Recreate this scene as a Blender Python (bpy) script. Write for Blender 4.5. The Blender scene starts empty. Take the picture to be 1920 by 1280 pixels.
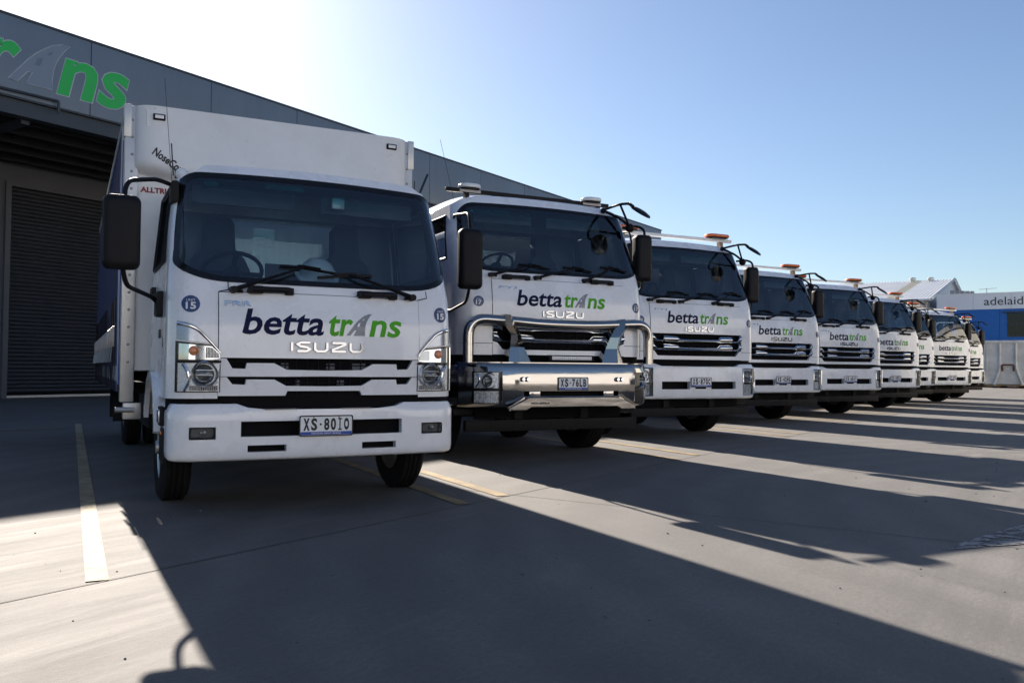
import bpy, bmesh, math, random
import numpy as np
from mathutils import Vector, Matrix
random.seed(7)
S = bpy.context.scene
COL = S.collection
RAD = math.radians

# ------------------------------------------------------------------ camera
FPX, YAW, PITCH, ROLL, CAMH = 1624.78, RAD(26.935), RAD(1.7814), RAD(0.4375), 1.0195
cy, sy, cp, sp = math.cos(YAW), math.sin(YAW), math.cos(PITCH), math.sin(PITCH)
fw = Vector((sy*cp, cy*cp, sp)); rt = Vector((cy, -sy, 0)); up = rt.cross(fw)
r2 = math.cos(ROLL)*rt + math.sin(ROLL)*up; u2 = -math.sin(ROLL)*rt + math.cos(ROLL)*up
cd = bpy.data.cameras.new('camera'); cam = bpy.data.objects.new('camera', cd); COL.objects.link(cam)
mw = Matrix.Identity(4)
for i in range(3):
    mw[i][0], mw[i][1], mw[i][2] = r2[i], u2[i], -fw[i]
mw.translation = (0, 0, CAMH); cam.matrix_world = mw
cd.sensor_width = 36; cd.lens = FPX/1920*36; cd.clip_start = .05; cd.clip_end = 2000
S.camera = cam

# ------------------------------------------------------------------ sky, sun, exposure
SUN_EL, SUN_AZ = RAD(28.15), RAD(-1.0)          # azimuth from +Y towards +X
w = bpy.data.worlds.new('World'); S.world = w; w.use_nodes = True
nt = w.node_tree; bg = nt.nodes['Background']
sky = nt.nodes.new('ShaderNodeTexSky'); sky.sky_type = 'NISHITA'; sky.sun_disc = False
sky.sun_elevation = SUN_EL; sky.sun_rotation = SUN_AZ; sky.air_density = 1.0; sky.dust_density = 0.6; sky.ozone_density = 3.2
hsv = nt.nodes.new('ShaderNodeHueSaturation'); hsv.inputs['Hue'].default_value = .503; hsv.inputs['Saturation'].default_value = 1.0
nt.links.new(sky.outputs[0], hsv.inputs['Color']); nt.links.new(hsv.outputs[0], bg.inputs[0]); bg.inputs[1].default_value = 0.050
sl = bpy.data.lights.new('sun', 'SUN'); sl.energy = 5.0; sl.angle = RAD(0.53); sl.color = (1, .89, .77)
so = bpy.data.objects.new('sun', sl); COL.objects.link(so)
sd = Vector((math.sin(SUN_AZ)*math.cos(SUN_EL), math.cos(SUN_AZ)*math.cos(SUN_EL), math.sin(SUN_EL)))
so.rotation_euler = sd.to_track_quat('Z', 'Y').to_euler(); so.location = sd*80
S.view_settings.view_transform = 'Standard'; S.view_settings.look = 'None'
S.view_settings.exposure = 1.45; S.view_settings.gamma = 1.0; S.view_settings.use_curve_mapping = False
S.cycles.max_bounces = 8; S.cycles.transparent_max_bounces = 16; S.cycles.caustics_reflective = False

# ------------------------------------------------------------------ materials
MAT = {}
def nn(t, typ, **k):
    n = t.nodes.new(typ)
    for a, b in k.items(): setattr(n, a, b)
    return n
def mat(name, col, rough=.5, metal=0, coat=0, spec=.5, var=0, vscale=3, bump=0, bscale=60, rvar=0, emit=None, stretch=None):
    m = bpy.data.materials.new(name); m.use_nodes = True; t = m.node_tree; b = t.nodes['Principled BSDF']
    b.inputs['Base Color'].default_value = (*col, 1); b.inputs['Roughness'].default_value = rough
    b.inputs['Metallic'].default_value = metal; b.inputs['Coat Weight'].default_value = coat
    b.inputs['Coat Roughness'].default_value = .06; b.inputs['Specular IOR Level'].default_value = spec
    if var or bump or rvar:
        tc = nn(t, 'ShaderNodeTexCoord'); src = tc.outputs['Object']
        if stretch:
            mp = nn(t, 'ShaderNodeMapping'); mp.inputs['Scale'].default_value = stretch
            t.links.new(src, mp.inputs[0]); src = mp.outputs[0]
        nz = nn(t, 'ShaderNodeTexNoise'); nz.inputs['Scale'].default_value = vscale; nz.inputs['Detail'].default_value = 6
        nz.inputs['Roughness'].default_value = .65; t.links.new(src, nz.inputs['Vector'])
        if var:
            rp = nn(t, 'ShaderNodeMapRange'); rp.inputs[1].default_value = .3; rp.inputs[2].default_value = .7
            rp.inputs[3].default_value = 1-var; rp.inputs[4].default_value = 1+var*.4
            t.links.new(nz.outputs[0], rp.inputs[0])
            mx = nn(t, 'ShaderNodeVectorMath', operation='SCALE'); mx.inputs[0].default_value = col
            t.links.new(rp.outputs[0], mx.inputs['Scale']); t.links.new(mx.outputs[0], b.inputs['Base Color'])
        if rvar:
            rr = nn(t, 'ShaderNodeMapRange'); rr.inputs[1].default_value = .3; rr.inputs[2].default_value = .7
            rr.inputs[3].default_value = max(.02, rough-rvar); rr.inputs[4].default_value = rough+rvar
            t.links.new(nz.outputs[0], rr.inputs[0]); t.links.new(rr.outputs[0], b.inputs['Roughness'])
        if bump:
            n2 = nn(t, 'ShaderNodeTexNoise'); n2.inputs['Scale'].default_value = bscale; n2.inputs['Detail'].default_value = 4
            t.links.new(src, n2.inputs['Vector'])
            bp = nn(t, 'ShaderNodeBump'); bp.inputs['Strength'].default_value = bump; bp.inputs['Distance'].default_value = .01
            t.links.new(n2.outputs[0], bp.inputs['Height']); t.links.new(bp.outputs[0], b.inputs['Normal'])
    if emit:
        b.inputs['Emission Color'].default_value = (*col, 1); b.inputs['Emission Strength'].default_value = emit
    MAT[name] = m
    return m
def glass(name, tint, ior=1.5):
    m = bpy.data.materials.new(name); m.use_nodes = True; t = m.node_tree; t.nodes.clear()
    o = nn(t, 'ShaderNodeOutputMaterial'); mx = nn(t, 'ShaderNodeMixShader'); tr = nn(t, 'ShaderNodeBsdfTransparent')
    gl = nn(t, 'ShaderNodeBsdfGlossy'); fr = nn(t, 'ShaderNodeFresnel')
    tr.inputs[0].default_value = (*tint, 1); gl.inputs['Roughness'].default_value = .015; fr.inputs[0].default_value = ior
    gl.inputs[0].default_value = (.95, .97, 1, 1)
    t.links.new(fr.outputs[0], mx.inputs[0]); t.links.new(tr.outputs[0], mx.inputs[1]); t.links.new(gl.outputs[0], mx.inputs[2])
    t.links.new(mx.outputs[0], o.inputs[0]); MAT[name] = m
mat('paint', (.85, .86, .88), .28, coat=.7, var=.07, vscale=2.2, rvar=.07)
mat('boxwhite', (.80, .795, .78), .45, coat=.15, var=.10, vscale=1.6, rvar=.08)
def specks(name, scale, size, amt, col=(.10, .09, .08), low=None):
    m = MAT[name]; t = m.node_tree; b = t.nodes['Principled BSDF']; L = t.links.new; src = b.inputs['Base Color'].links[0].from_socket
    tc = nn(t, 'ShaderNodeTexCoord'); vo = nn(t, 'ShaderNodeTexVoronoi'); vo.inputs['Scale'].default_value = scale; L(tc.outputs['Object'], vo.inputs['Vector'])
    r = nn(t, 'ShaderNodeMapRange'); r.inputs[1].default_value = size; r.inputs[2].default_value = size*.5; r.inputs[3].default_value = 0; r.inputs[4].default_value = amt; L(vo.outputs['Distance'], r.inputs[0])
    nz = nn(t, 'ShaderNodeTexNoise'); nz.inputs['Scale'].default_value = 3; L(tc.outputs['Object'], nz.inputs['Vector'])
    q = nn(t, 'ShaderNodeMapRange'); q.inputs[1].default_value = .45; q.inputs[2].default_value = .6; L(nz.outputs[0], q.inputs[0])
    mu = nn(t, 'ShaderNodeMath', operation='MULTIPLY'); L(r.outputs[0], mu.inputs[0]); L(q.outputs[0], mu.inputs[1])
    mx = nn(t, 'ShaderNodeMix', data_type='RGBA'); L(mu.outputs[0], mx.inputs[0]); L(src, mx.inputs[6]); mx.inputs[7].default_value = (*col, 1)
    n3 = nn(t, 'ShaderNodeTexNoise'); n3.inputs['Scale'].default_value = 1.3; n3.inputs['Detail'].default_value = 9; n3.inputs['Roughness'].default_value = .75; L(tc.outputs['Object'], n3.inputs['Vector'])
    r3 = nn(t, 'ShaderNodeMapRange'); r3.inputs[1].default_value = .5; r3.inputs[2].default_value = .75; r3.inputs[3].default_value = 0; r3.inputs[4].default_value = .30; L(n3.outputs[0], r3.inputs[0])
    m2 = nn(t, 'ShaderNodeMix', data_type='RGBA'); L(r3.outputs[0], m2.inputs[0]); L(mx.outputs[2], m2.inputs[6]); m2.inputs[7].default_value = (.52, .50, .46, 1); L(m2.outputs[2], b.inputs['Base Color'])
specks('paint', 26, .10, .7); specks('boxwhite', 14, .08, .8)
mat('black', (.008, .008, .010), .5, spec=.18, var=.2, vscale=8, bump=.15, bscale=220)
mat('gloss_black', (.008, .008, .010), .18, spec=.4)
mat('dark', (.006, .006, .007), .75, spec=.1)
mat('lining', (.14, .15, .17), .8, var=.15)
mat('seat', (.035, .038, .048), .85, var=.2, bump=.3, bscale=90)
mat('rubber', (.010, .010, .011), .82, spec=.2, var=.25, vscale=14, bump=.3, bscale=120)
mat('chrome', (.62, .63, .65), .07, metal=1, rvar=.03, vscale=9)
mat('silver', (.33, .36, .42), .22, metal=.85, rvar=.05)
mat('alloy', (.42, .40, .375), .10, metal=1, rvar=.07, vscale=3.0, stretch=(1, 1, 6), bump=.025, bscale=4)
mat('steel', (.30, .30, .31), .45, metal=.8, var=.3)
mat('chassis', (.009, .009, .010), .6, spec=.2, var=.35, vscale=5)
mat('navy', (.005, .009, .05), .5, spec=.12)
mat('green', (.09, .42, .02), .5, spec=.15)
mat('roadgrey', (.22, .23, .26), .35, coat=.3)
mat('decal_blue', (.015, .045, .16), .35, coat=.2)
mat('white_print', (.75, .76, .78), .4)
mat('plate_white', (.80, .81, .82), .4)
mat('plate_blue', (.015, .07, .38), .4)
mat('ink', (.01, .01, .012), .5)
mat('red_print', (.26, .015, .015), .5)
mat('orange', (.75, .13, .008), .25, coat=.5)
mat('amber', (.7, .16, .01), .2, coat=.5)
mat('clearlens', (.8, .8, .79), .2, coat=.5)
mat('yellow', (.30, .215, .10), .8, var=.5, vscale=9, bump=.2)
mat('yellow_in_sun', (.36, .30, .20), .85, var=.3, vscale=7, bump=.2)
mat('curtain', (.012, .03, .12), .38, var=.15, coat=.15)
mat('curtain_white', (.62, .63, .66), .4, var=.08)
mat('blue_post', (.012, .07, .30), .35)
mat('alu', (.52, .52, .51), .4, metal=.7, var=.12, vscale=6)
mat('fascia', (.15, .19, .245), .42, var=.12, vscale=1.2, coat=.1, stretch=(1, 1, .15), rvar=.06)
mat('trim', (.035, .045, .06), .45, var=.15)
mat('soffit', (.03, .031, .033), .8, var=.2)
mat('wallgrey', (.10, .105, .115), .8, var=.15, vscale=.8, bump=.2, bscale=30)
mat('shutter', (.036, .039, .046), .45, var=.15, vscale=2)
mat('signgreen', (.02, .46, .08), .4)
mat('signgrey', (.20, .235, .30), .35)
mat('signedge', (.42, .47, .52), .4)
mat('blue_wall', (.006, .12, .46), .45, var=.08, vscale=.4)
mat('band', (.74, .78, .86), .45, var=.06, vscale=.4)
mat('shed_wall', (.55, .56, .56), .55, var=.1, vscale=.5)
mat('shed_roof', (.72, .73, .74), .45, var=.12, vscale=.3)
mat('skylight', (.50, .47, .36), .5)
mat('farwhite', (.64, .65, .665), .6, var=.06, vscale=.4)
mat('cream', (.66, .64, .57), .6, var=.08, vscale=.4)
mat('bin', (.72, .73, .72), .6, var=.3, vscale=1.4, rvar=.1)
mat('rust', (.16, .06, .025), .85, var=.4, vscale=6)
mat('brown', (.06, .045, .04), .7, var=.3, vscale=2)
mat('tint_green', (.02, .22, .20), .3)
mat('hat', (.85, .87, .88), .35, coat=.3)
mat('lampglass', (.12, .13, .14), .08, metal=.5)
mat('lampchrome', (.74, .76, .79), .28, metal=.45, rvar=.12, vscale=30)
mat('bright', (.85, .86, .88), .06, metal=1)
mat('rustmetal', (.28, .20, .13), .6, metal=.3, var=.4, vscale=20)
mat('mirror', (.75, .77, .8), .03, metal=1)
mat('asphalt_dark', (.02, .02, .02), .9)
glass('windshield', (.62, .78, .86), 1.85)
glass('bandglass', (.22, .58, .60), 1.08)
glass('sideglass', (.78, .85, .88))
glass('cover', (.96, .97, .98), 1.22)
glass('winglass', (.08, .10, .12))

def concrete():
    m = bpy.data.materials.new('concrete'); m.use_nodes = True; t = m.node_tree; b = t.nodes['Principled BSDF']
    tc = nn(t, 'ShaderNodeTexCoord'); L = t.links.new
    rot = nn(t, 'ShaderNodeMapping'); rot.inputs['Rotation'].default_value = (0, 0, RAD(-29.3)); L(tc.outputs['Object'], rot.inputs[0])
    def noise(scale, det, vec, dist=0, ro=.6):
        n = nn(t, 'ShaderNodeTexNoise'); n.inputs['Scale'].default_value = scale; n.inputs['Detail'].default_value = det
        n.inputs['Distortion'].default_value = dist; n.inputs['Roughness'].default_value = ro; L(vec, n.inputs['Vector']); return n.outputs[0]
    st = nn(t, 'ShaderNodeMapping'); st.inputs['Scale'].default_value = (.35, 3.2, 1); L(rot.outputs[0], st.inputs[0])
    s2 = nn(t, 'ShaderNodeMapping'); s2.inputs['Scale'].default_value = (.75, 1.5, 1); L(rot.outputs[0], s2.inputs[0])
    big = noise(.33, 5, rot.outputs[0], 1.2); med = noise(1.7, 8, st.outputs[0], .8, .7); fine = noise(30, 6, s2.outputs[0], 0, .75); grit = noise(160, 3, rot.outputs[0])
    def rng(x, a, b_, c, d):
        r = nn(t, 'ShaderNodeMapRange'); r.inputs[1].default_value = a; r.inputs[2].default_value = b_; r.inputs[3].default_value = c; r.inputs[4].default_value = d
        L(x, r.inputs[0]); return r.outputs[0]
    def mul(a, c):
        q = nn(t, 'ShaderNodeMath', operation='MULTIPLY'); L(a, q.inputs[0]); L(c, q.inputs[1]); return q.outputs[0]
    f = mul(mul(rng(big, .3, .7, .70, 1.2), rng(med, .3, .7, .78, 1.16)), mul(rng(fine, .3, .7, .68, 1.2), rng(grit, .3, .7, .68, 1.22)))
    # float swirls and tyre arcs
    wv = nn(t, 'ShaderNodeTexWave', wave_type='RINGS', rings_direction='Z'); wv.inputs['Scale'].default_value = .55; wv.inputs['Distortion'].default_value = 3.5; wv.inputs['Detail'].default_value = 3; wv.inputs['Detail Scale'].default_value = 2.2
    wm = nn(t, 'ShaderNodeMapping'); wm.inputs['Location'].default_value = (-9, -1.5, 0); L(tc.outputs['Object'], wm.inputs[0]); L(wm.outputs[0], wv.inputs['Vector'])
    f = mul(f, rng(wv.outputs['Fac'], .2, .9, .87, 1.07))
    v = nn(t, 'ShaderNodeVectorMath', operation='SCALE'); v.inputs[0].default_value = (.088, .084, .080); L(f, v.inputs['Scale'])
    def blend(fac, col, prev):
        mx = nn(t, 'ShaderNodeMix', data_type='RGBA'); L(fac, mx.inputs[0]); L(prev, mx.inputs[6]); mx.inputs[7].default_value = (*col, 1); return mx.outputs[2]
    c_ = blend(rng(noise(.9, 3, rot.outputs[0], .4), .62, .74, 0, .5), (.065, .063, .06), v.outputs[0])
    ys = nn(t, 'ShaderNodeMapping'); ys.inputs['Scale'].default_value = (2.1, .16, 1); L(tc.outputs['Object'], ys.inputs[0])
    c_ = blend(rng(noise(1.0, 6, ys.outputs[0], .6, .7), .52, .72, 0, .55), (.045, .044, .043), c_)
    # small oil drips and pale scuffs
    vo = nn(t, 'ShaderNodeTexVoronoi'); vo.inputs['Scale'].default_value = 2.3; vo.inputs['Randomness'].default_value = 1; L(rot.outputs[0], vo.inputs['Vector'])
    c_ = blend(rng(vo.outputs['Distance'], .035, .02, 0, .75), (.02, .02, .02), c_)
    v2 = nn(t, 'ShaderNodeTexVoronoi'); v2.inputs['Scale'].default_value = .8; L(st.outputs[0], v2.inputs['Vector'])
    c_ = blend(rng(v2.outputs['Distance'], .10, .03, 0, .12), (.18, .172, .165), c_)
    c_ = blend(rng(noise(3.1, 9, st.outputs[0], 2.0, .8), .62, .75, 0, .4), (.155, .15, .145), c_)
    L(c_, b.inputs['Base Color'])
    L(rng(med, .3, .7, .80, .90), b.inputs['Roughness']); b.inputs['Specular IOR Level'].default_value = 1.0
    bp = nn(t, 'ShaderNodeBump'); bp.inputs['Strength'].default_value = .4; bp.inputs['Distance'].default_value = .004
    ad = nn(t, 'ShaderNodeMath', operation='ADD'); L(fine, ad.inputs[0]); L(grit, ad.inputs[1]); L(ad.outputs[0], bp.inputs['Height']); L(bp.outputs[0], b.inputs['Normal']); MAT['concrete'] = m
concrete()
def worn(name, col, scale, a, b_, var=.3):
    m = bpy.data.materials.new(name); m.use_nodes = True; t = m.node_tree; b = t.nodes['Principled BSDF']; L = t.links.new
    b.inputs['Roughness'].default_value = .8
    tc = nn(t, 'ShaderNodeTexCoord'); n = nn(t, 'ShaderNodeTexNoise'); n.inputs['Scale'].default_value = scale; n.inputs['Detail'].default_value = 8; n.inputs['Roughness'].default_value = .7; L(tc.outputs['Object'], n.inputs['Vector'])
    r = nn(t, 'ShaderNodeMapRange'); r.inputs[1].default_value = a; r.inputs[2].default_value = b_; L(n.outputs[0], r.inputs[0]); L(r.outputs[0], b.inputs['Alpha'])
    n2 = nn(t, 'ShaderNodeTexNoise'); n2.inputs['Scale'].default_value = 4; n2.inputs['Detail'].default_value = 7; L(tc.outputs['Object'], n2.inputs['Vector'])
    q = nn(t, 'ShaderNodeMapRange'); q.inputs[1].default_value = .3; q.inputs[2].default_value = .7; q.inputs[3].default_value = 1-var; q.inputs[4].default_value = 1.1; L(n2.outputs[0], q.inputs[0])
    v = nn(t, 'ShaderNodeVectorMath', operation='SCALE'); v.inputs[0].default_value = col; L(q.outputs[0], v.inputs['Scale']); L(v.outputs[0], b.inputs['Base Color']); MAT[name] = m
worn('worn_shaded_white', (.24, .245, .25), 9, .46, .52)  # wear in the alpha; white toned down to stand in for shadow
worn('yellow', (.27, .195, .095), 14, .28, .38, .45)
worn('yellow_in_sun', (.36, .29, .18), 16, .28, .42, .4)  # sunlight put into the colour: paler copy of the yellow line paint

# ------------------------------------------------------------------ mesh helpers
def obj(name, vf, m, parent=None, smooth=35, loc=None):
    v, f = vf
    me = bpy.data.meshes.new(name); me.from_pydata([tuple(map(float, p)) for p in v], [], f); me.update()
    bm = bmesh.new(); bm.from_mesh(me); bmesh.ops.remove_doubles(bm, verts=bm.verts, dist=1e-5)
    bmesh.ops.recalc_face_normals(bm, faces=bm.faces) if smooth != -1 else None
    bm.to_mesh(me); bm.free()
    if smooth and smooth > 0:
        for p in me.polygons: p.use_smooth = True
        me.set_sharp_from_angle(angle=RAD(smooth))
    me.materials.append(MAT[m] if isinstance(m, str) else m)
    o = bpy.data.objects.new(name, me); COL.objects.link(o)
    if parent: o.parent = parent
    if loc: o.location = loc
    return o
def cat(*ms):
    V, Fc = [], []
    for v, f in ms:
        k = len(V); V += [tuple(p) for p in v]; Fc += [tuple(i+k for i in q) for q in f]
    return V, Fc
def box(x0, x1, y0, y1, z0, z1, bev=0):
    v = [(x, y, z) for x in (x0, x1) for y in (y0, y1) for z in (z0, z1)]
    f = [(0, 1, 3, 2), (4, 6, 7, 5), (0, 4, 5, 1), (2, 3, 7, 6), (0, 2, 6, 4), (1, 5, 7, 3)]
    if not bev: return v, f
    bm = bmesh.new(); bv = [bm.verts.new(p) for p in v]
    for q in f: bm.faces.new([bv[i] for i in q])
    bmesh.ops.bevel(bm, geom=list(bm.edges), offset=bev, segments=2, affect='EDGES', profile=.6)
    bm.verts.index_update(); r = [tuple(p.co) for p in bm.verts], [tuple(p.index for p in q.verts) for q in bm.faces]
    bm.free(); return r
def tube(pts, r, n=8, closed=False):
    P = [Vector(p) for p in pts]; N = len(P); rs = r if isinstance(r, (list, tuple)) else [r]*N
    V, Fc = [], []; prev = None
    for i in range(N):
        if closed: t = P[(i+1) % N]-P[i-1]
        else: t = P[min(i+1, N-1)]-P[max(i-1, 0)]
        t.normalize()
        if prev is None:
            a = Vector((0, 0, 1)) if abs(t.z) < .9 else Vector((1, 0, 0)); nrm = t.cross(a).normalized()
        else: nrm = (prev-t*prev.dot(t)).normalized()
        prev = nrm; b = t.cross(nrm)
        for k in range(n):
            an = 2*math.pi*k/n; V.append(tuple(P[i]+(nrm*math.cos(an)+b*math.sin(an))*rs[i]))
    for i in range(N if closed else N-1):
        j = (i+1) % N
        for k in range(n):
            Fc.append((i*n+k, i*n+(k+1) % n, j*n+(k+1) % n, j*n+k))
    if not closed: Fc += [tuple(range(n))[::-1], tuple((N-1)*n+k for k in range(n))]
    return V, Fc
def arc(pts, r=.08, n=5):
    """polyline with rounded corners"""
    P = [Vector(p) for p in pts]; out = [P[0]]
    for i in range(1, len(P)-1):
        a, b, c = P[i-1], P[i], P[i+1]; d1 = (a-b); d2 = (c-b); rr = min(r, d1.length*.48, d2.length*.48)
        p1 = b+d1.normalized()*rr; p2 = b+d2.normalized()*rr
        for k in range(n+1):
            t = k/n; out.append(p1*(1-t)**2+b*2*t*(1-t)+p2*t*t)
    return out+[P[-1]]
def lathe(prof, n=32, axis='x'):
    """prof: (a along axis, radius)"""
    V, Fc = [], []; m = len(prof)
    for k in range(n):
        an = 2*math.pi*k/n; c, s = math.cos(an), math.sin(an)
        for a, r in prof:
            V.append({'x': (a, r*c, r*s), 'y': (r*c, a, r*s), 'z': (r*c, r*s, a)}[axis])
    for k in range(n):
        k2 = (k+1) % n
        for i in range(m-1): Fc.append((k*m+i, k*m+i+1, k2*m+i+1, k2*m+i))
    return V, Fc
def move(vf, d): return [(p[0]+d[0], p[1]+d[1], p[2]+d[2]) for p in vf[0]], vf[1]
def mirx(vf): return [(-p[0], p[1], p[2]) for p in vf[0]], [tuple(reversed(q)) for q in vf[1]]
def prism(poly, axis, a, b):
    """extrude a 2-D polygon; axis 'y': poly in (x,z)"""
    n = len(poly); mk = {'y': lambda p, t: (p[0], t, p[1]), 'x': lambda p, t: (t, p[0], p[1]), 'z': lambda p, t: (p[0], p[1], t)}[axis]
    V = [mk(p, a) for p in poly]+[mk(p, b) for p in poly]
    return V, [tuple(range(n)), tuple(range(2*n-1, n-1, -1))]+[(i, i+n, (i+1) % n+n, (i+1) % n) for i in range(n)]
def gsolid(us, vs, fn, thick, keep=None):
    """grid sheet with thickness and holes; vs entries are numbers or functions of u; fn(u,v,w)->xyz"""
    nu, nv = len(us), len(vs); V = []
    for wv in (0, thick):
        for u in us:
            for v in vs: V.append(fn(u, v(u) if callable(v) else v, wv))
    K = [[True if keep is None else keep((us[i]+us[i+1])/2, i, j) for j in range(nv-1)] for i in range(nu-1)]
    idx = lambda i, j, b: b*nu*nv+i*nv+j
    Fc = []
    for i in range(nu-1):
        for j in range(nv-1):
            if not K[i][j]: continue
            a, b_, c, d = (i, j), (i+1, j), (i+1, j+1), (i, j+1)
            Fc.append(tuple(idx(*p, 0) for p in (a, b_, c, d)))
            if thick:
                Fc.append(tuple(idx(*p, 1) for p in (d, c, b_, a)))
                for (p, q, ni, nj) in ((a, b_, i, j-1), (b_, c, i+1, j), (c, d, i, j+1), (d, a, i-1, j)):
                    if not (0 <= ni < nu-1 and 0 <= nj < nv-1 and K[ni][nj]):
                        Fc.append((idx(*q, 0), idx(*p, 0), idx(*p, 1), idx(*q, 1)))
    used = sorted({i for q in Fc for i in q}); mp = {o: k for k, o in enumerate(used)}
    return [V[i] for i in used], [tuple(mp[i] for i in q) for q in Fc]
def rloop(hw, hz, r, n=6, cx=0, cz=0, p=None):
    """rounded rectangle loop in 2-D"""
    out = []
    for (sx, sz, a0) in ((1, 1, 0), (-1, 1, 90), (-1, -1, 180), (1, -1, 270)):
        for k in range(n+1):
            a = RAD(a0+90*k/n); out.append((cx+sx*(hw-r)+r*math.cos(a), cz+sz*(hz-r)+r*math.sin(a)))
    return out
def loft(loops, cap=True):
    n = len(loops[0]); V = [p for l in loops for p in l]; Fc = []
    for i in range(len(loops)-1):
        for k in range(n): Fc.append((i*n+k, i*n+(k+1) % n, (i+1)*n+(k+1) % n, (i+1)*n+k))
    if cap: Fc += [tuple(range(n))[::-1], tuple((len(loops)-1)*n+k for k in range(n))]
    return V, Fc
def sphere(c, r, n=14, m=8, sc=(1, 1, 1)):
    pr = [(-math.cos(math.pi*i/m), max(1e-4, math.sin(math.pi*i/m))) for i in range(m+1)]
    v, f = lathe(pr, n, 'z'); return [(c[0]+p[0]*r*sc[0], c[1]+p[1]*r*sc[1], c[2]+p[2]*r*sc[2]) for p in v], f
def empty(name, loc, label=None, catg=None, group=None, rz=0):
    e = bpy.data.objects.new(name, None); COL.objects.link(e); e.location = loc; e.rotation_euler = (0, 0, rz); e.empty_display_size = .3
    tag(e, label, catg, group); return e
def tag(o, label=None, catg=None, group=None, kind=None):
    if label: o['label'] = label
    if catg: o['category'] = catg
    if group: o['group'] = group
    if kind: o['kind'] = kind
    return o
def copy_tree(o, parent=None, skip=()):
    c = o.copy(); COL.objects.link(c); c.parent = parent
    for ch in o.children:
        if ch.get('_skip') not in skip or ch.get('_skip') is None: copy_tree(ch, c, skip)
    return c

# text -> 2-D mesh (built-in font)
_tc = {}
def text2d(s, bold=.0, shear=0., extrude=0., res=3, space=1.):
    key = (s, bold, shear, extrude, space)
    if key in _tc: return _tc[key]
    cu = bpy.data.curves.new('t', 'FONT'); cu.body = s; cu.size = 1; cu.offset = bold; cu.shear = shear; cu.extrude = extrude; cu.resolution_u = res
    cu.space_character = space
    o = bpy.data.objects.new('t', cu); COL.objects.link(o); dg = bpy.context.evaluated_depsgraph_get()
    me = bpy.data.meshes.new_from_object(o.evaluated_get(dg)); v = [tuple(p.co) for p in me.vertices]; f = [tuple(p.vertices) for p in me.polygons]
    bpy.data.objects.remove(o); bpy.data.curves.remove(cu); bpy.data.meshes.remove(me); _tc[key] = (v, f); return v, f
def fit(vf, x0, x1, z0, z1=None, zs=None, base=False):
    """scale text to x0..x1 and z0..z1 (or zs per unit with the baseline at z0)"""
    v = np.array(vf[0]); a, b = v[:, 0].min(), v[:, 0].max(); c, d = v[:, 1].min(), v[:, 1].max()
    X = x0+(v[:, 0]-a)/(b-a)*(x1-x0)
    if zs is not None: Z = z0+v[:, 1]*zs
    else: Z = z0+(v[:, 1]-c)/(d-c)*(z1-z0)
    return np.stack([X, Z, v[:, 2]], 1), vf[1]
def polyfill(outer, holes=()):
    bm = bmesh.new(); es = []
    for lp in [outer]+list(holes):
        vs = [bm.verts.new((p[0], p[1], 0)) for p in lp]
        es += [bm.edges.new((vs[i], vs[(i+1) % len(vs)])) for i in range(len(vs))]
    bmesh.ops.triangle_fill(bm, edges=es, use_beauty=True); bm.verts.index_update()
    r = [(p.co.x, p.co.y, 0) for p in bm.verts], [tuple(x.index for x in q.verts) for q in bm.faces]; bm.free(); return r
def dice(vf, step):
    bm = bmesh.new(); bv = [bm.verts.new((p[0], p[1], p[2])) for p in vf[0]]
    for q in vf[1]:
        try: bm.faces.new([bv[i] for i in q])
        except ValueError: pass
    for ax in (0, 1):
        lo_, hi_ = min(p[ax] for p in vf[0]), max(p[ax] for p in vf[0]); n_ = Vector((1, 0, 0)) if ax == 0 else Vector((0, 1, 0)); t_ = lo_+step
        while t_ < hi_:
            bmesh.ops.bisect_plane(bm, geom=list(bm.verts)+list(bm.edges)+list(bm.faces), plane_co=n_*t_, plane_no=n_); t_ += step
    bm.verts.index_update(); r = [tuple(p.co) for p in bm.verts], [tuple(x.index for x in q.verts) for q in bm.faces]; bm.free(); return r
ROAD = ([(0, 0), (.15, 0), (.30, .235), (.384, .25), (.274, 0), (.712, 0), (.705, .2), (.726, .428), (.765, .58), (.822, .717), (.90, .87), (1, 1.0), (.849, .985), (.70, .91), (.575, .80), (.43, .65), (.30, .476), (.15, .24)],
        [[(.405, .40), (.452, .55), (.548, .60), (.500, .42)], [(.608, .68), (.644, .745), (.707, .79), (.671, .70)]])
def logo(name_parent, mp, width, mats=('navy', 'green', 'roadgrey'), x0=0., z0=0., part='logo', m_edge=None):
    """betta-trans word mark; mp(x,z,w)->xyz"""
    k = width/1.15; zs = .245*k; B = .020
    def put(nm, vf, m, w=0.):
        vf = dice(vf, .035); v = [mp(p[0], p[1], w) for p in vf[0]]; return obj(nm, (v, vf[1]), m, name_parent, smooth=-1)
    spans = [('betta', -.575, -.015, mats[0]), ('tr', .02, .200, mats[1]), ('ns', .320, .575, mats[1])]
    for s, a, b, m in spans:
        put(part+'_letters', fit(text2d(s, B, .20), x0+a*k, x0+b*k, z0, zs=zs), m)
    r = polyfill(*ROAD); put(part+'_road_mark', ([(x0+(.148+p[0]*.197)*k, z0+p[1]*.162*k, 0) for p in r[0]], r[1]), mats[2])

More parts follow.
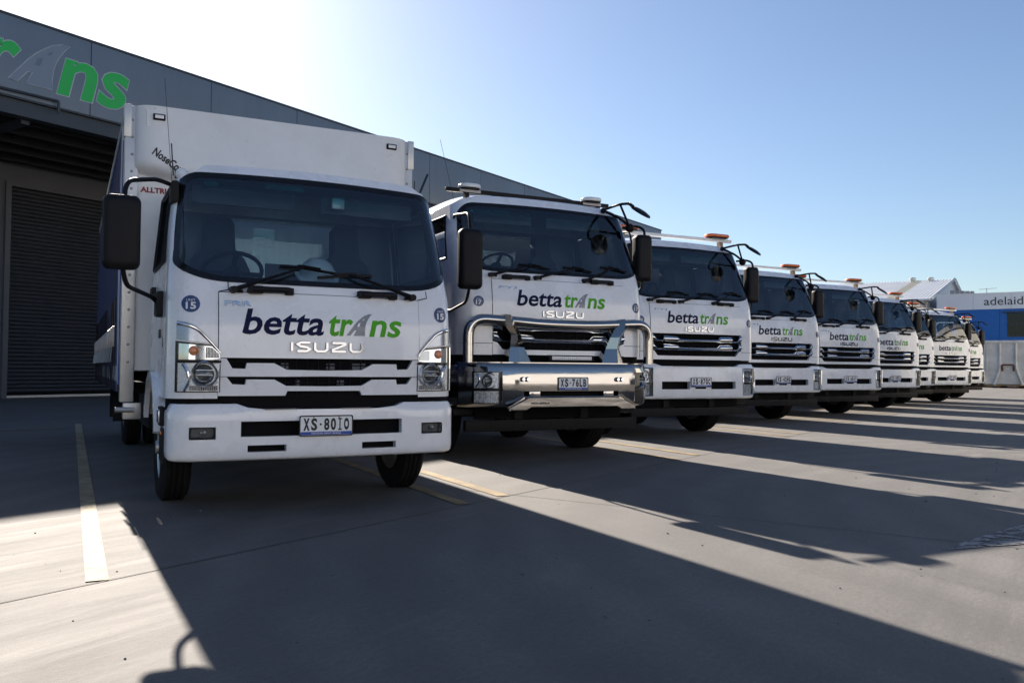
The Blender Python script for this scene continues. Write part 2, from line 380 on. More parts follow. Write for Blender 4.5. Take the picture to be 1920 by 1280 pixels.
# ------------------------------------------------------------------ ground and markings
DR = Vector((math.cos(RAD(29.31)), math.sin(RAD(29.31)), 0)); NR = Vector((DR.y, -DR.x, 0))   # along the row / out of the building
P0 = Vector((0, 24.626, 0))                                                                    # foot of the fascia line at x = 0
g = obj('ground', ([(-300, -300, 0), (500, -300, 0), (500, 500, 0), (-300, 500, 0)], [(0, 1, 2, 3)]), 'concrete', smooth=0); tag(g, kind='structure')
mat('joint', (.03, .03, .03), .9)
def strip(name, a, b, wd, m, z=.004, parent=None):
    a = Vector((a[0], a[1], 0)); b = Vector((b[0], b[1], 0)); d = (b-a).normalized(); n = Vector((-d.y, d.x, 0))*wd/2
    o = obj(name, ([tuple(p+Vector((0, 0, z))) for p in (a-n, b-n, b+n, a+n)], [(0, 1, 2, 3)]), m, parent, smooth=0); return o
J0 = Vector((0, 4.46, 0))
for k in (-1, 0, 1, 2, 3):
    b = J0-NR*6.0*k; strip('expansion_joint', b-DR*20, b+DR*75, .010, 'joint', .003, g)
for k in range(-2, 11):
    b = Vector((3.2, 6.25, 0))+DR*6.0*k; strip('expansion_joint', b+NR*14, b-NR*18, .008, 'joint', .003, g)
LX = [(.13, .10), (2.64, .11), (3.10, .11), (6.15, .11), (6.70, .11), (9.95, .11), (10.5, .11), (13.75, .11), (14.2, .11), (17.3, .11), (17.8, .11), (21.1, .11), (21.6, .11), (24.6, .11), (28.2, .11)]
for i, (x, wd) in enumerate(LX):
    y0 = 4.46+.5614*x+.03; y1 = 16.8 if i == 0 else y0+11
    tag(strip('parking_line', (x, y0), (x, y1), wd, 'yellow_in_sun' if i == 0 else 'yellow', .005), kind='structure')
tag(strip('parking_line', (-6, 12.3), (-.1, 15.9), .12, 'yellow', .006), kind='structure')
ar = obj('arrow_marking', ([(4.42, 3.33, .005), (5.25, 3.20, .005), (6.3, 3.10, .005), (6.6, 3.85, .005), (5.75, 3.66, .005), (5.2, 3.53, .005)], [(0, 1, 2, 3, 4, 5)]), 'worn_shaded_white', smooth=0); tag(ar, kind='structure')

# ------------------------------------------------------------------ warehouse behind the trucks
def wpt(s, off, z): p = P0+DR*s+NR*off; return (p.x, p.y, z)          # s along the wall, off out of the wall
def wbox(s0, s1, o0, o1, z0, z1, bev=0):
    v, f = box(s0, s1, o0, o1, z0, z1, bev); return [wpt(*p) for p in v], f
S0, S1 = -13.46, 36.2
wh = empty('warehouse', wpt(0, -6, 0), 'grey panelled warehouse with a deep canopy, green letters and a roller shutter', 'warehouse')
def wobj(n, vf, m, par=None, smooth=35):
    par = par or wh; o = obj(n, vf, m, par, smooth); o.matrix_parent_inverse = Matrix.Translation(-wh.location) if par is wh else Matrix.Identity(4); return o
js = [S0, -10.34, -6.78, -3.22, .34, 4.03, 7.34, 10.76, 14.18, 17.6, 21.0, 24.4, 27.8, 31.2, S1]
for a, b in zip(js[:-1], js[1:]): wobj('fascia_panel', wbox(a+.012, b-.012, -.12, 0, 7.48, 9.38, .006), 'fascia')
wobj('fascia_backing', wbox(S0, S1, -.30, -.13, 7.10, 9.36), 'trim')
wobj('parapet_capping', wbox(S0-.05, S1+.05, -.34, .03, 9.383, 9.44, .01), 'trim')
bm_ = cat(wbox(S0, S1, -.34, -.02, 7.44, 7.478), wbox(S0, S1, -.2, -.16, 7.08, 7.438), wbox(S0, S1, -.34, -.02, 7.04, 7.078))
wobj('canopy_beam', bm_, 'trim')
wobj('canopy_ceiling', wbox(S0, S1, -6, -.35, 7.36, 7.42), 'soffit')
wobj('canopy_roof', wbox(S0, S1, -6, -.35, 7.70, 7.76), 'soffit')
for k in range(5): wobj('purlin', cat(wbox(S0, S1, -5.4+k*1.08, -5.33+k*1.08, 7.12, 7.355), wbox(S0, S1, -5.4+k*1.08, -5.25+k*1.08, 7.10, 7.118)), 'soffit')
for s in (-7.5, -1.2, 7.6, 14.2, 21, 28): wobj('canopy_rafter', wbox(s, s+.2, -5.97, -.36, 6.95, 7.095), 'trim')
DS0, DS1, DT = 1.33, 6.2, 6.48
wobj('back_wall', cat(wbox(S0, DS0, -6.3, -6, 0, 7.35), wbox(DS1, S1, -6.3, -6, 0, 7.35), wbox(DS0, DS1, -6.3, -6, DT, 7.35)), 'wallgrey')
wobj('upper_wall', cat(wbox(S0, S1, -6.3, -6, 7.77, 9.3), wbox(S0, S0+.3, -30, -6.31, 0, 9.3), wbox(S1-.3, S1, -30, -.35, 0, 9.3)), 'fascia')
wobj('roof', wbox(S0, S1, -30, -6, 9.31, 9.4), 'trim')
for k in range(52):
    z = .16+k*.122
    pr_ = [(-6.17, z), (-6.135, z+.02), (-6.12, z+.06), (-6.135, z+.098), (-6.17, z+.118)]
    v, f = prism(pr_, 'x', DS0-.05, DS1+.05); wobj('shutter_slat', ([wpt(*p) for p in v], f), 'shutter')
wobj('shutter_backing', wbox(DS0-.05, DS1+.05, -6.28, -6.2, 0, DT+.02), 'dark')
wobj('shutter_rail', wbox(DS0+.01, DS1-.01, -6.2, -6.1, 0.0, .07), 'alu')
wobj('shutter_frame', cat(wbox(DS0-.16, DS0, -5.998, -5.9, 0, DT+.14), wbox(DS1, DS1+.16, -5.998, -5.9, 0, DT+.14), wbox(DS0, DS1, -5.998, -5.9, DT, DT+.14)), 'wallgrey')
pp = [wpt(-4, .08, 7.53), wpt(-.62, .08, 7.60), wpt(-.52, .08, 7.60), wpt(-.52, .08, 7.30)]
wobj('pipe', tube(arc(pp, .05), .035, 8), 'trim')
for s in (30.6, 33.4): wobj('roof_vent', cat(move(lathe([(0, .25), (.35, .25), (.38, .4), (.5, .42), (.7, .3), (.8, .02)], 16, 'z'), wpt(s, -8, 9.4))), 'trim')
lw = empty('x', (0, 0, 0))
# word mark on the fascia
sm = lambda x, z, w_: wpt(x, .012+w_, z)
def wlogo(off, mats, grow):
    k = 8.85/1.15; zs = .246*k
    for s, a, b, m in [('betta', -.575, -.015, mats[0]), ('tr', .02, .206, mats[1]), ('ns', .322, .575, mats[1])]:
        t = fit(text2d(s, .026+grow, .20), -3.02+a*k-grow*2, -3.02+b*k+grow*2, 7.86, zs=zs)
        wobj('sign_letters', ([wpt(p[0], off, p[1]) for p in t[0]], t[1]), m, smooth=-1)
    r = polyfill(*ROAD); g2 = grow*1.1
    def rp(p):
        return (-1.72+p[0]*1.50, 7.86+p[1]*1.22)
    if grow:
        lp = [rp(p) for p in ROAD[0]]; c = tube([wpt(p[0], off, p[1]) for p in lp], .018, 4, closed=True); wobj('sign_road_edge', c, mats[2], smooth=-1)
    else:
        wobj('sign_road_mark', ([wpt(*((lambda q: (q[0], off, q[1]))(rp(p)))) for p in r[0]], r[1]), mats[2], smooth=-1)
wlogo(.006, ('signedge',)*3, .012); wlogo(.014, ('navy', 'signgreen', 'signgrey'), 0)
bpy.data.objects.remove(lw)

# ------------------------------------------------------------------ cream shed seen only in reflections, and an added far wall that bounces light
def corr(s0, s1, pitch, amp, mp, z0, z1):
    n = int((s1-s0)/pitch); V = []; Fc = []
    for k in range(n*4+1):
        s = s0+k*pitch/4; o = (0, amp, amp, 0)[k % 4]
        V += [mp(s, o, z0), mp(s, o, z1)]
    for k in range(n*4): Fc.append((2*k, 2*k+2, 2*k+3, 2*k+1))
    return V, Fc
def opposite(dist, s0, s1, hgt, m, label, doors):
    OP = Vector((4.9, 8.35, 0))+NR*dist
    def opt(s, off, z): p = OP+DR*s-NR*off; return (p.x, p.y, z)
    ops = empty('opposite_shed', opt((s0+s1)/2, 0, 0), label, 'shed', 'sheds across the yard')
    def oobj(n, vf, m_, smooth=0): o = obj(n, vf, m_, ops, smooth); o.matrix_parent_inverse = Matrix.Translation(-ops.location); return o
    def ob(a, b, c, e, z0, z1): v, f = box(a, b, c, e, z0, z1); return [opt(*p) for p in v], f
    oobj('wall', corr(s0, s1, .35, .04, lambda s, o, z: opt(s, o, z), .25, hgt), m)
    oobj('gutter', ob(s0, s1, -.22, .12, hgt, hgt+.25), 'trim'); oobj('plinth', ob(s0, s1, -.3, -.02, 0, .25), 'wallgrey')
    oobj('roof', ob(s0, s1, -14, -.25, hgt+.26, hgt+.35), 'shed_roof'); oobj('end_wall', ob(s0, s0+.2, -14, -.31, 0, hgt+.25), m)
    for s in doors: oobj('shutter', ob(s, s+4.5, .06, .12, .0, 4.6), 'shutter')
opposite(30, -62, 80, 9.2, 'farwhite', 'long white ribbed wall added far across the yard to bounce light onto the trucks', (-30, -8, 14))  # added unseen reflector: brightens the truck fronts more than the ground
opposite(14.5, 23, 80, 9.4, 'cream', 'cream ribbed shed close across the yard opposite the last trucks', (46,))

# ------------------------------------------------------------------ far yard: blue building, white shed, bins
B0 = Vector((66.8, 50.2, 0))
def bpt(s, off, z): p = B0+NR*s-DR*off; return (p.x, p.y, z)          # s to the right along the wall, off towards the yard
bb = empty('blue_building', bpt(10, 0, 0), 'blue office building with a pale sign band, dark lettering and a dark window', 'building')
def bobj(n, vf, m, par=None, smooth=20): o = obj(n, vf, m, par or bb, smooth); o.matrix_parent_inverse = Matrix.Translation(-bb.location) if par is None else Matrix.Identity(4); return o
def bbox(s0, s1, o0, o1, z0, z1, bev=0): v, f = box(s0, s1, o0, o1, z0, z1, bev); return [bpt(*p) for p in v], f
WX0, WX1, WZ0, WZ1 = 5.3, 7.9, 4.02, 5.93
bobj('wall', cat(bbox(0, 40, -20, 0, 0, WZ0), bbox(0, WX0, -20, 0, WZ0, WZ1), bbox(WX1, 40, -20, 0, WZ0, WZ1), bbox(0, 40, -20, 0, WZ1, 6.3)), 'blue_wall')
for s in (0, 2.8, 5.6, 8.4, 11.2, 14, 16.8, 19.6): bobj('sign_band_panel', bbox(s+.01, s+2.79, -20 if s == 0 else -.5, .06, 6.3, 7.62), 'band')
bobj('parapet', bbox(-.05, 22.4, -20.1, .1, 7.621, 7.68), 'band')
bobj('window_frame', cat(bbox(WX0-.25, WX1+.2, .003, .35, WZ1+.02, WZ1+.12), bbox(WX0, WX1, -.1, .03, WZ0-.06, WZ0), bbox(WX0, WX0+.08, -.1, .03, WZ0, WZ1), bbox(6.0, 6.05, -.1, .03, WZ0, WZ1), bbox(WX0+.08, WX1, -.1, .028, 5.0, 5.06)), 'trim')
bobj('window_pane', bbox(WX0+.05, WX1, -.09, -.07, WZ0, WZ1), 'winglass'); bobj('window_pane', bbox(WX0, WX1, -.6, -.5, WZ0-.1, WZ1+.1), 'dark')
for s in (2.0, 4.74): bobj('wall_joint', bbox(s-.015, s+.015, .002, .008, 0, 6.29), 'trim')
t = fit(text2d('adelaide', .004), 3.61, 7.0, 6.64, zs=.97)
bobj('sign_letters', ([bpt(p[0], .075, p[1]) for p in t[0]], t[1]), 'trim', smooth=-1)
for k in range(5): bobj('air_conditioner', cat(bbox(.55+k*.42, .90+k*.42, -4.6+k*.3, -4+k*.3, 7.5, 8.35-.06*k, .03), move(lathe([(0, .14), (.03, .14), (.031, .01)], 12, 'y'), bpt(.72+k*.42, -3.98+k*.3, 8.0))), 'steel')
bobj('aerial', cat(tube([bpt(3.3, -6, 7.6), bpt(3.3, -6, 8.6)], .03, 6), tube([bpt(2.7, -6, 8.5), bpt(4.1, -6, 8.56)], .02, 6), *[tube([bpt(2.8+.2*k, -6.3, 8.52), bpt(2.8+.2*k, -5.7, 8.52)], .012, 4) for k in range(6)]), 'steel')

H0 = B0
def hpt(s, off, z): p = H0+NR*s-DR*off; return (p.x, p.y, z)
sh = empty('white_shed', hpt(0, 0, 0), 'white ribbed metal shed with a gabled roof and two roof vents', 'shed')
def hobj(n, vf, m, smooth=20): o = obj(n, vf, m, sh, smooth); o.matrix_parent_inverse = Matrix.Translation(-sh.location); return o
HE, HR, HD, HL0, HL1 = 7.4, 10.4, 31.5, -34, -.77
hobj('front_wall', corr(HL0, HL1, .3, .04, lambda s, o, z: hpt(s, o, z), 0, HE), 'shed_wall')
def gable(s, o0): return [hpt(s, .05, 0), hpt(s, .05, HE), hpt(s, -HD/2, HR), hpt(s, -HD, HE), hpt(s, -HD, 0)]
hobj('gable_wall', (gable(HL1-.02, 0), [(0, 1, 2, 3, 4)]), 'shed_wall', 0)
def roofpt(s, o, t, front=True):
    off = .35+(-HD/2-.35)*t if front else -HD/2-(HD/2+.35)*t
    z = (HE-.1+(HR+.05-HE+.1)*t) if front else (HR+.05-(HR-HE+.15)*t); return hpt(s, off, z+o)
def rsheet(s0, s1, front, m):
    n = round((s1-s0)/.3); V, Fc = [], []
    for k in range(n*4+1):
        s = s0+k*.3/4; o = (0, .08, .08, 0)[k % 4]; V += [roofpt(s, o, 0, front), roofpt(s, o, 1, front)]
    for k in range(n*4): Fc.append((2*k, 2*k+2, 2*k+3, 2*k+1))
    hobj('roof_sheet', (V, Fc), m, 0)
rsheet(-34.3, -4.3, True, 'shed_roof'); rsheet(-4.3, -3.4, True, 'skylight'); rsheet(-3.4, -.4, True, 'shed_roof'); rsheet(-34.3, -.4, False, 'shed_roof')
hobj('barge_board', cat(tube([roofpt(-.42, -.02, 0), roofpt(-.42, .04, 1)], .16, 4), tube([roofpt(-.42, .04, 0, False), roofpt(-.42, -.02, 1, False)], .16, 4)), 'shed_wall', 0)
hobj('gutter', tube([hpt(-34, .42, HE-.12), hpt(-.45, .42, HE-.12)], .11, 8), 'band')
for s, tt in ((-2.5, .93), (-4.3, .97)):
    b = Vector(roofpt(s, 0, tt)); hobj('roof_vent', move(lathe([(0, .22), (.15, .22), (.17, .33), (.34, .34), (.42, .24), (.45, .02)], 16, 'z'), b), 'alu')
# hook-lift bins
def bin_(loc, label, m, L=5.6, Wd=1.35, Hh=3.0):
    e = empty('hook_bin', loc, label, 'skip bin', 'hook-lift bins by the blue building', rz=math.atan2(NR.y, NR.x)+math.pi)
    prof = [(-Wd, .25), (Wd, .25), (Wd+.08, 1.1), (Wd, Hh), (-Wd, Hh), (-Wd-.08, 1.1)]
    obj('shell', prism(prof, 'y', -L, 0), m, e)
    obj('top_rail', cat(box(-Wd-.1, Wd+.1, -.02, .08, Hh-.12, Hh+.06, .02), box(-Wd-.1, -Wd+.02, -L, -.021, Hh-.12, Hh+.06, .02), box(Wd-.02, Wd+.1, -L, -.021, Hh-.12, Hh+.06, .02)), m, e)
    for sx in (-1, 1):
        obj('brace', tube([(sx*.45, -.1+.17, Hh-.1), (sx*.45, .07, 1.3), (sx*.8, .07, .2)], .09, 4), m, e)
        obj('side_rib', box(sx*1.2-.05, sx*1.2+.05, .0, .08, .25, Hh-.13), m, e)
    obj('hook_bar', tube(arc([(-.32, .02, 1.1), (-.32, .22, 1.5), (.32, .22, 1.5), (.32, .02, 1.1)], .1), .05, 8), 'rust', e)
    obj('hook_plate', box(-.42, .42, .002, .03, .6, 1.55), 'rust' if m != 'bin' else 'bin', e)
    obj('skid', cat(box(-.6, -.45, -L, .05, 0, .25), box(.45, .6, -L, .05, 0, .25)), 'rust', e)
    obj('base_rail', box(-Wd, Wd, -.05, .06, .12, .24), 'yellow', e)
    return e
bx = Vector((54.5, 36.1, 0))
bin_(bx+NR*.35-DR*1.0, 'weathered pale hook-lift bin standing beside the last truck', 'bin')
bin_(bx-NR*2.2+DR*1.6, 'dark brown hook-lift bin half hidden behind the last truck', 'brown')
bin_(bx+NR*3.5-DR*.6, 'pale hook-lift bin at the far right beyond the first pale one', 'bin')

# ------------------------------------------------------------------ trucks
def interp(tab): xs = [a for a, _ in tab]; ys = [b for _, b in tab]; return lambda z: float(np.interp(z, xs, ys))
class Cab: pass
def make_dims(kind):
    d = Cab(); d.kind = kind
    if kind == 'small':
        d.hw = interp([(.8, 1.045), (1.6, 1.04), (2.0, 1.015), (2.5, .955)]); d.f = interp([(.8, .045), (1.08, .035), (1.3, .04), (1.53, .075), (1.60, .10), (2.41, .36), (2.5, .44)])
        d.c, d.r = .075, .17; d.zbot = .80; d.sw = .972; d.wb, d.wt = 1.597, 2.408; d.rc = .15; d.zr = 2.485; d.yb = 1.50; d.ax, d.tr, d.tw, d.tx = 1.03, .405, .215, .91
        d.hx = .722; d.hz0, d.hz1 = 1.078, 1.527; d.arch = .50
    else:
        d.hw = interp([(1.1, 1.20), (2.1, 1.20), (2.5, 1.175), (3.0, 1.105)]); d.f = interp([(1.1, .045), (1.55, .04), (1.75, .045), (1.99, .08), (2.08, .115), (2.88, .40), (3.0, .50)])
        d.c, d.r = .085, .19; d.zbot = 1.165; d.sw = .968; d.wb, d.wt = 2.075, 2.880; d.rc = .15; d.zr = 2.985; d.yb = 1.72; d.ax, d.tr, d.tw, d.tx = 1.32, .505, .285, 1.00
        d.hx = .852; d.hz0, d.hz1 = 1.553, 1.992; d.arch = .66
    def F(x, z):
        h = d.hw(z); t = min(1., max(0., (abs(x)-(h-d.r))/d.r)); return d.f(z)+d.c*(x/h)**2+d.r*(1-math.sqrt(max(0., 1-t*t)))
    d.F = F
    def cr(a): t = min(1., max(0., (a-(d.sw*1.04-d.rc))/d.rc)) if kind == 'small' else min(1., max(0., (a*1.14-(d.sw*1.14-d.rc))/d.rc)); return d.rc*(1-math.sqrt(max(0., 1-min(1, t)**2)))
    wx = d.sw*(1.04 if kind == 'small' else 1.18)
    def crb(s): t = min(1., max(0., (min(abs(s), d.sw)*wx/d.sw-(wx-.36))/.36)); return .145*(1-math.sqrt(max(0., 1-t*t)))
    d.lo = lambda s: d.wb+.015*s*s+crb(s); d.hi = lambda s: d.wt-.015*s*s-cr(min(abs(s), d.sw))
    d.zh = (lambda s: d.zr-.025*s*s-.085*min(1., max(0., (abs(s)-.80)/.13))**2*(3-2*min(1., max(0., (abs(s)-.80)/.13)))-.02*max(0., abs(s)-.93)/.07) if kind == 'small' else (lambda s: d.zr-.012*s*s-.105*abs(s)**7)
    return d
def front(d, off): return lambda x, z, w_: (x, d.F(x, z)+off+w_, z)
def sheet(d, xs, lo, hi, nz, off, thick, bulge=0.):
    """panel that follows the cab front between two curves of x"""
    rows = [(lambda x, k=k: lo(x)+(hi(x)-lo(x))*k/nz) for k in range(nz+1)]
    if bulge:
        def bf(x, z, w_):
            a, b = lo(x), hi(x); t = (z-a)/max(1e-6, b-a); return (x, d.F(x, z)+off-(bulge*math.sin(math.pi*min(1, max(0, t))) if w_ == 0 else 0)+w_, z)
        return gsolid(xs, rows, bf, thick)
    return gsolid(xs, rows, front(d, off), thick)
lin = lambda a, b, n: [a+(b-a)*i/n for i in range(n+1)]
K = lambda c: (lambda x: c)
def symtab(tab):
    """(|x|, z) breakpoints -> x stations and a function, mirrored"""
    xs = sorted({round(s*a, 5) for a, _ in tab for s in (-1, 1)}); f_ = interp(sorted(tab)); return xs, (lambda x: f_(abs(x)))
def cab_shell(d, ins=0.):
    si = 1-d.r/1.04 if d.kind == 'small' else 1-d.r/1.2
    fs = lin(0, si, 22)[:-1]+[si+(1-si)*math.sin(RAD(a)) for a in (0, 12, 24, 36, 46, 55, 63, 70, 76, 82, 90)]+[d.sw, d.sw*.985, d.sw*.96, d.sw*.93, d.sw*.90]
    hs = d.hx/d.hw(d.hz0); fs = [a for a in fs if abs(a-hs) > .01]+[hs]; fs = sorted(set(round(a, 5) for a in fs)); ss = [-a for a in fs[::-1] if a > 0]+fs
    nL, nM, nU = 9, 6, 4
    def zrows(s):
        lo, hi, zh = d.lo(s), d.hi(s), d.zh(s)
        return [d.zbot+(d.hz0-d.zbot)*k/3 for k in range(4)]+[d.hz0+(lo-d.hz0)*k/(nL-3) for k in range(1, nL-2)]+[lo+(hi-lo)*k/nM for k in range(1, nM+1)]+[hi+(zh-hi)*k/nU for k in range(1, nU+1)]
    V, Fc = [], []; nr = nL+nM+nU+1
    def P(s, z):
        x = s*d.hw(z); return (x*(1-ins*.9), d.F(x, z)+ins, z-(ins if z > d.zr-.15 else 0))
    for s in ss: V += [P(s, z) for z in zrows(s)]
    N = len(ss)
    for i in range(N-1):
        for j in range(nr-1):
            if nL <= j < nL+nM and abs(ss[i]) <= d.sw+1e-6 and abs(ss[i+1]) <= d.sw+1e-6: continue
            if j < 3 and abs(ss[i]+ss[i+1])/2 < hs: continue
            Fc.append((i*nr+j, (i+1)*nr+j, (i+1)*nr+j+1, i*nr+j+1))
    # sides
    for sgn in (-1, 1):
        ts = [0, .09, .2, .35, .5, .65, .78, .88, 1]; base = len(V); zr = zrows(1)
        for t in ts:
            for j, z in enumerate(zr):
                h = d.hw(z); y0 = d.F(h, z)+ins; y = y0+(d.yb-ins-y0)*t; zz = z
                if j <= 3:
                    aa = abs(y-d.ax); ar_ = d.tr*.98+math.sqrt(max(0, d.arch**2-aa*aa)) if aa < d.arch else 0
                    zb = max(d.zbot, ar_); zz = zb+(zr[3]-zb)*j/3 if zb < zr[3] else zr[3]
                V.append((sgn*h*(1-ins*.9), y, zz-(ins if z > d.zr-.15 else 0)))
        for i in range(len(ts)-1):
            for j in range(nr-1):
                if nL <= j < nL+nM+1 and 1 <= i <= 6: continue
                q = (base+i*nr+j, base+(i+1)*nr+j, base+(i+1)*nr+j+1, base+i*nr+j+1); Fc.append(q if sgn > 0 else q[::-1])
    # roof
    base = len(V); ks = lin(0, 1, 6)
    for s in ss:
        z = d.zh(s); x = s*d.hw(z); y0 = d.F(x, z)
        for k in ks:
            e = 1-abs(s)**6; V.append((x*(1-ins*.9), y0+ins+(d.yb-2*ins-y0)*k, z+(.05 if d.kind == 'small' else .11)*e*math.sin(min(1, k*1.6)*math.pi/2)-ins))
    for i in range(N-1):
        for k in range(6): Fc.append((base+i*7+k, base+(i+1)*7+k, base+(i+1)*7+k+1, base+i*7+k+1))
    return V, Fc
def winloop(d, ins):
    """closed loop round the windscreen, inset by ins"""
    out = []; a = d.sw
    ss = [a*math.sin(RAD(t)) for t in range(-90, 91, 5)]
    h = (d.wb+d.wt)/2; hm = d.hw(h)
    def pt(s, z):
        x = s*d.hw(z); kx = 1-ins/hm; zc = h+(z-h)*(1-ins/((d.wt-d.wb)/2)); return (x*kx, zc)
    return [pt(s, d.lo(s)) for s in ss]+[pt(s, d.hi(s)) for s in ss[::-1]]
def ring(d, l0, l1, off):
    n = len(l0); V = [(x, d.F(x, z)+off, z) for x, z in l0]+[(x, d.F(x, z)+off, z) for x, z in l1]
    return V, [(i, (i+1) % n, (i+1) % n+n, i+n) for i in range(n)]
def wheel(root, name, x, y, d, side, dual=False):
    R, W = d.tr, d.tw; a0, a1 = -W/2, W/2
    prof = [(a0+.02, R*.60), (a0, R*.72), (a0+.005, R*.90), (a0+.03, R*.975)]
    n = 4; wl = (W-.06)/n
    for k in range(n):
        p = a0+.03+k*wl; prof += [(p+.006, R), (p+wl-.006, R)]
        if k < n-1: prof += [(p+wl-.005, R-.012), (p+wl+.005, R-.012)]
    prof += [(a1-.03, R*.975), (a1-.005, R*.90), (a1, R*.72), (a1-.02, R*.60)]
    w_ = empty('wheel', (x, y, R)); w_.parent = root
    tags = obj('tyre', lathe(prof, 40), 'rubber', w_, 40)
    s = side; e = a1*s
    rim = lathe([(s*(W/2-.02), R*.60), (s*(W/2-.03), R*.565), (s*(W/2-.10), R*.54), (s*(W/2-.11), R*.30), (s*(W/2-.03), R*.26), (s*(W/2-.02), R*.14), (s*(W/2+.01), R*.12), (s*(W/2+.01), .001)], 30)
    rim = cat(rim, lathe([(-s*(W/2-.02), R*.60), (-s*(W/2-.12), R*.55), (-s*(W/2-.12), .01)], 24))
    obj('rim', rim, 'alu', w_, 40)
    bolts = []
    for k in range(8):
        a = 2*math.pi*k/8; bolts.append(move(lathe([(s*(W/2-.11), .018), (s*(W/2-.075), .018), (s*(W/2-.07), .001)], 6), (0, R*.42*math.cos(a), R*.42*math.sin(a))))
    obj('wheel_nuts', cat(*bolts), 'steel', w_, 0)
    if dual:
        obj('inner_tyre', move(lathe(prof, 32), (-s*(W+.04), 0, 0)), 'rubber', w_, 40)
    return w_
def mirror_part(root, pts_arm, c, hw, hz, dp, tilt=0., skip=None):
    m = empty('side_mirror', c); m.parent = root
    lp = []
    for t, k in ((-1, .62), (-.92, .82), (-.6, .97), (0, 1.0), (.75, .97), (.9, .95), (1, .90)):
        lp.append([(x, t*dp, z) for x, z in rloop(hw*k, hz*(k*.5+.5), hw*.42)])
    ho = obj('mirror_housing', loft(lp), 'black', m, 50)
    gl = obj('mirror_glass', loft([[(x, dp*1.005, z) for x, z in rloop(hw*.84, hz*.88, hw*.35)], [(x, dp*1.01, z) for x, z in rloop(hw*.83, hz*.87, hw*.35)]]), 'mirror', m, 0)
    ar = [obj('mirror_arm', tube(arc([tuple(Vector(p)-Vector(c)) for p in q], .09), .016, 8), 'black', m, 50) for q in pts_arm]
    return m
def wiper(root, d, p0, p1, side, off=-.02):
    """p0 pivot (x,z); p1 blade centre direction; side = blade direction"""
    g = lambda x, z, o: (x, d.F(x, max(z, d.hz1-.02))+o, z)
    w_ = empty('wiper', (0, 0, 0)); w_.parent = root
    xm, zm = p1
    armp = [g(p0[0]+(xm-p0[0])*t, p0[1]+(zm-p0[1])*t, -.045-.015*math.sin(t*math.pi)) for t in lin(0, 1, 6)]
    obj('wiper_arm', cat(tube(armp, [.02, .017, .014, .012, .011, .010, .009], 6), move(lathe([(-.05, .001), (-.05, .024), (.03, .028)], 12, 'y'), g(p0[0], p0[1], -.02)), tube([g(p0[0]+.0, p0[1], -.04), g(p0[0]+.06*side, p0[1]-.012, -.03)], .012, 6)), 'black', w_, 40)
    L = .42 if d.kind == 'small' else .39; bl = []
    for t in lin(-.62, 1.0-.05, 10):
        x = xm+side*t*L*.62; z = zm-abs(t)*.012-t*.020*1; bl.append(g(x, z, -.022))
    obj('wiper_blade', cat(tube(bl, .011, 5), tube([tuple(Vector(p)+Vector((0, -.012, .012))) for p in bl[3:8]], .010, 5)), 'black', w_, 40)
    return w_
def handle(root, d, x0, x1, z, drop=1):
    y = d.F((x0+x1)/2, z)
    obj('grab_handle', cat(tube(arc([(x0, y+.02, z-.015), (x0+.01, y-.055, z), (x1-.01, y-.055, z+.004), (x1, y+.02, z-.015)], .04), .021, 8), box(x0-.012, x0+.085, y-.06, y+.03, z-.03, z+.025, .01), box(x1-.05, x1+.012, y-.05, y+.03, z-.032, z+.02, .01)), 'black', root, 45)
def seat(root, x, y, z, wd=.46):
    s = empty('seat', (x, y, z)); s.parent = root
    obj('cushion', box(-wd/2, wd/2, -.25, .25, -.05, .12, .04), 'seat', s)
    lp = []
    for t, ww in ((0, .9), (.15, 1), (.45, .98), (.55, .8), (.62, .52), (.66, .5), (.84, .48), (.88, .36)):
        lp.append([(a*ww, .25+t*.12+b, .1+t) for a, b in rloop(wd/2, .07, .05)])
    obj('backrest', loft(lp), 'seat', s, 50)
    return s
def steering(root, x, y, z):
    s = empty('steering_wheel', (x, y, z)); s.parent = root; s.rotation_euler = (RAD(-38), 0, 0)
    n = 28; obj('rim', tube([(.215*math.cos(2*math.pi*k/n), .215*math.sin(2*math.pi*k/n), 0) for k in range(n)], .016, 8, True), 'black', s, 60)
    obj('spokes', cat(box(-.21, .21, -.02, .02, -.01, .0), box(-.02, .02, -.2, 0, -.012, -.002), move(lathe([(-.05, .06), (.0, .075), (.02, .05), (.025, .001)], 14, 'z'), (0, 0, 0)), tube([(0, 0, -.02), (0, -.02, -.35)], .03, 8)), 'black', s)
def projector_lamp(par, c, r, fwd=-1):
    """ring, dome and bowl of a head lamp"""
    obj('lamp_ring', move(lathe([(.03, r*.96), (-.005, r*1.10), (-.018, r*1.02), (-.012, r*.92), (.03, r*.86)], 28, 'y'), c), 'bright', par, 50)
    obj('lamp_dome', move(lathe([(-.012, .001), (-.006, r*.4), (.008, r*.7), (.03, r*.9)], 24, 'y'), c), 'lampglass', par, 60)
    obj('lamp_shutter', cat(move(box(-r*.7, r*.7, -.014, -.009, r*.30, r*.36), c), move(box(-r*.6, r*.6, -.014, -.009, -r*.10, -r*.05), c)), 'silver', par, 0)
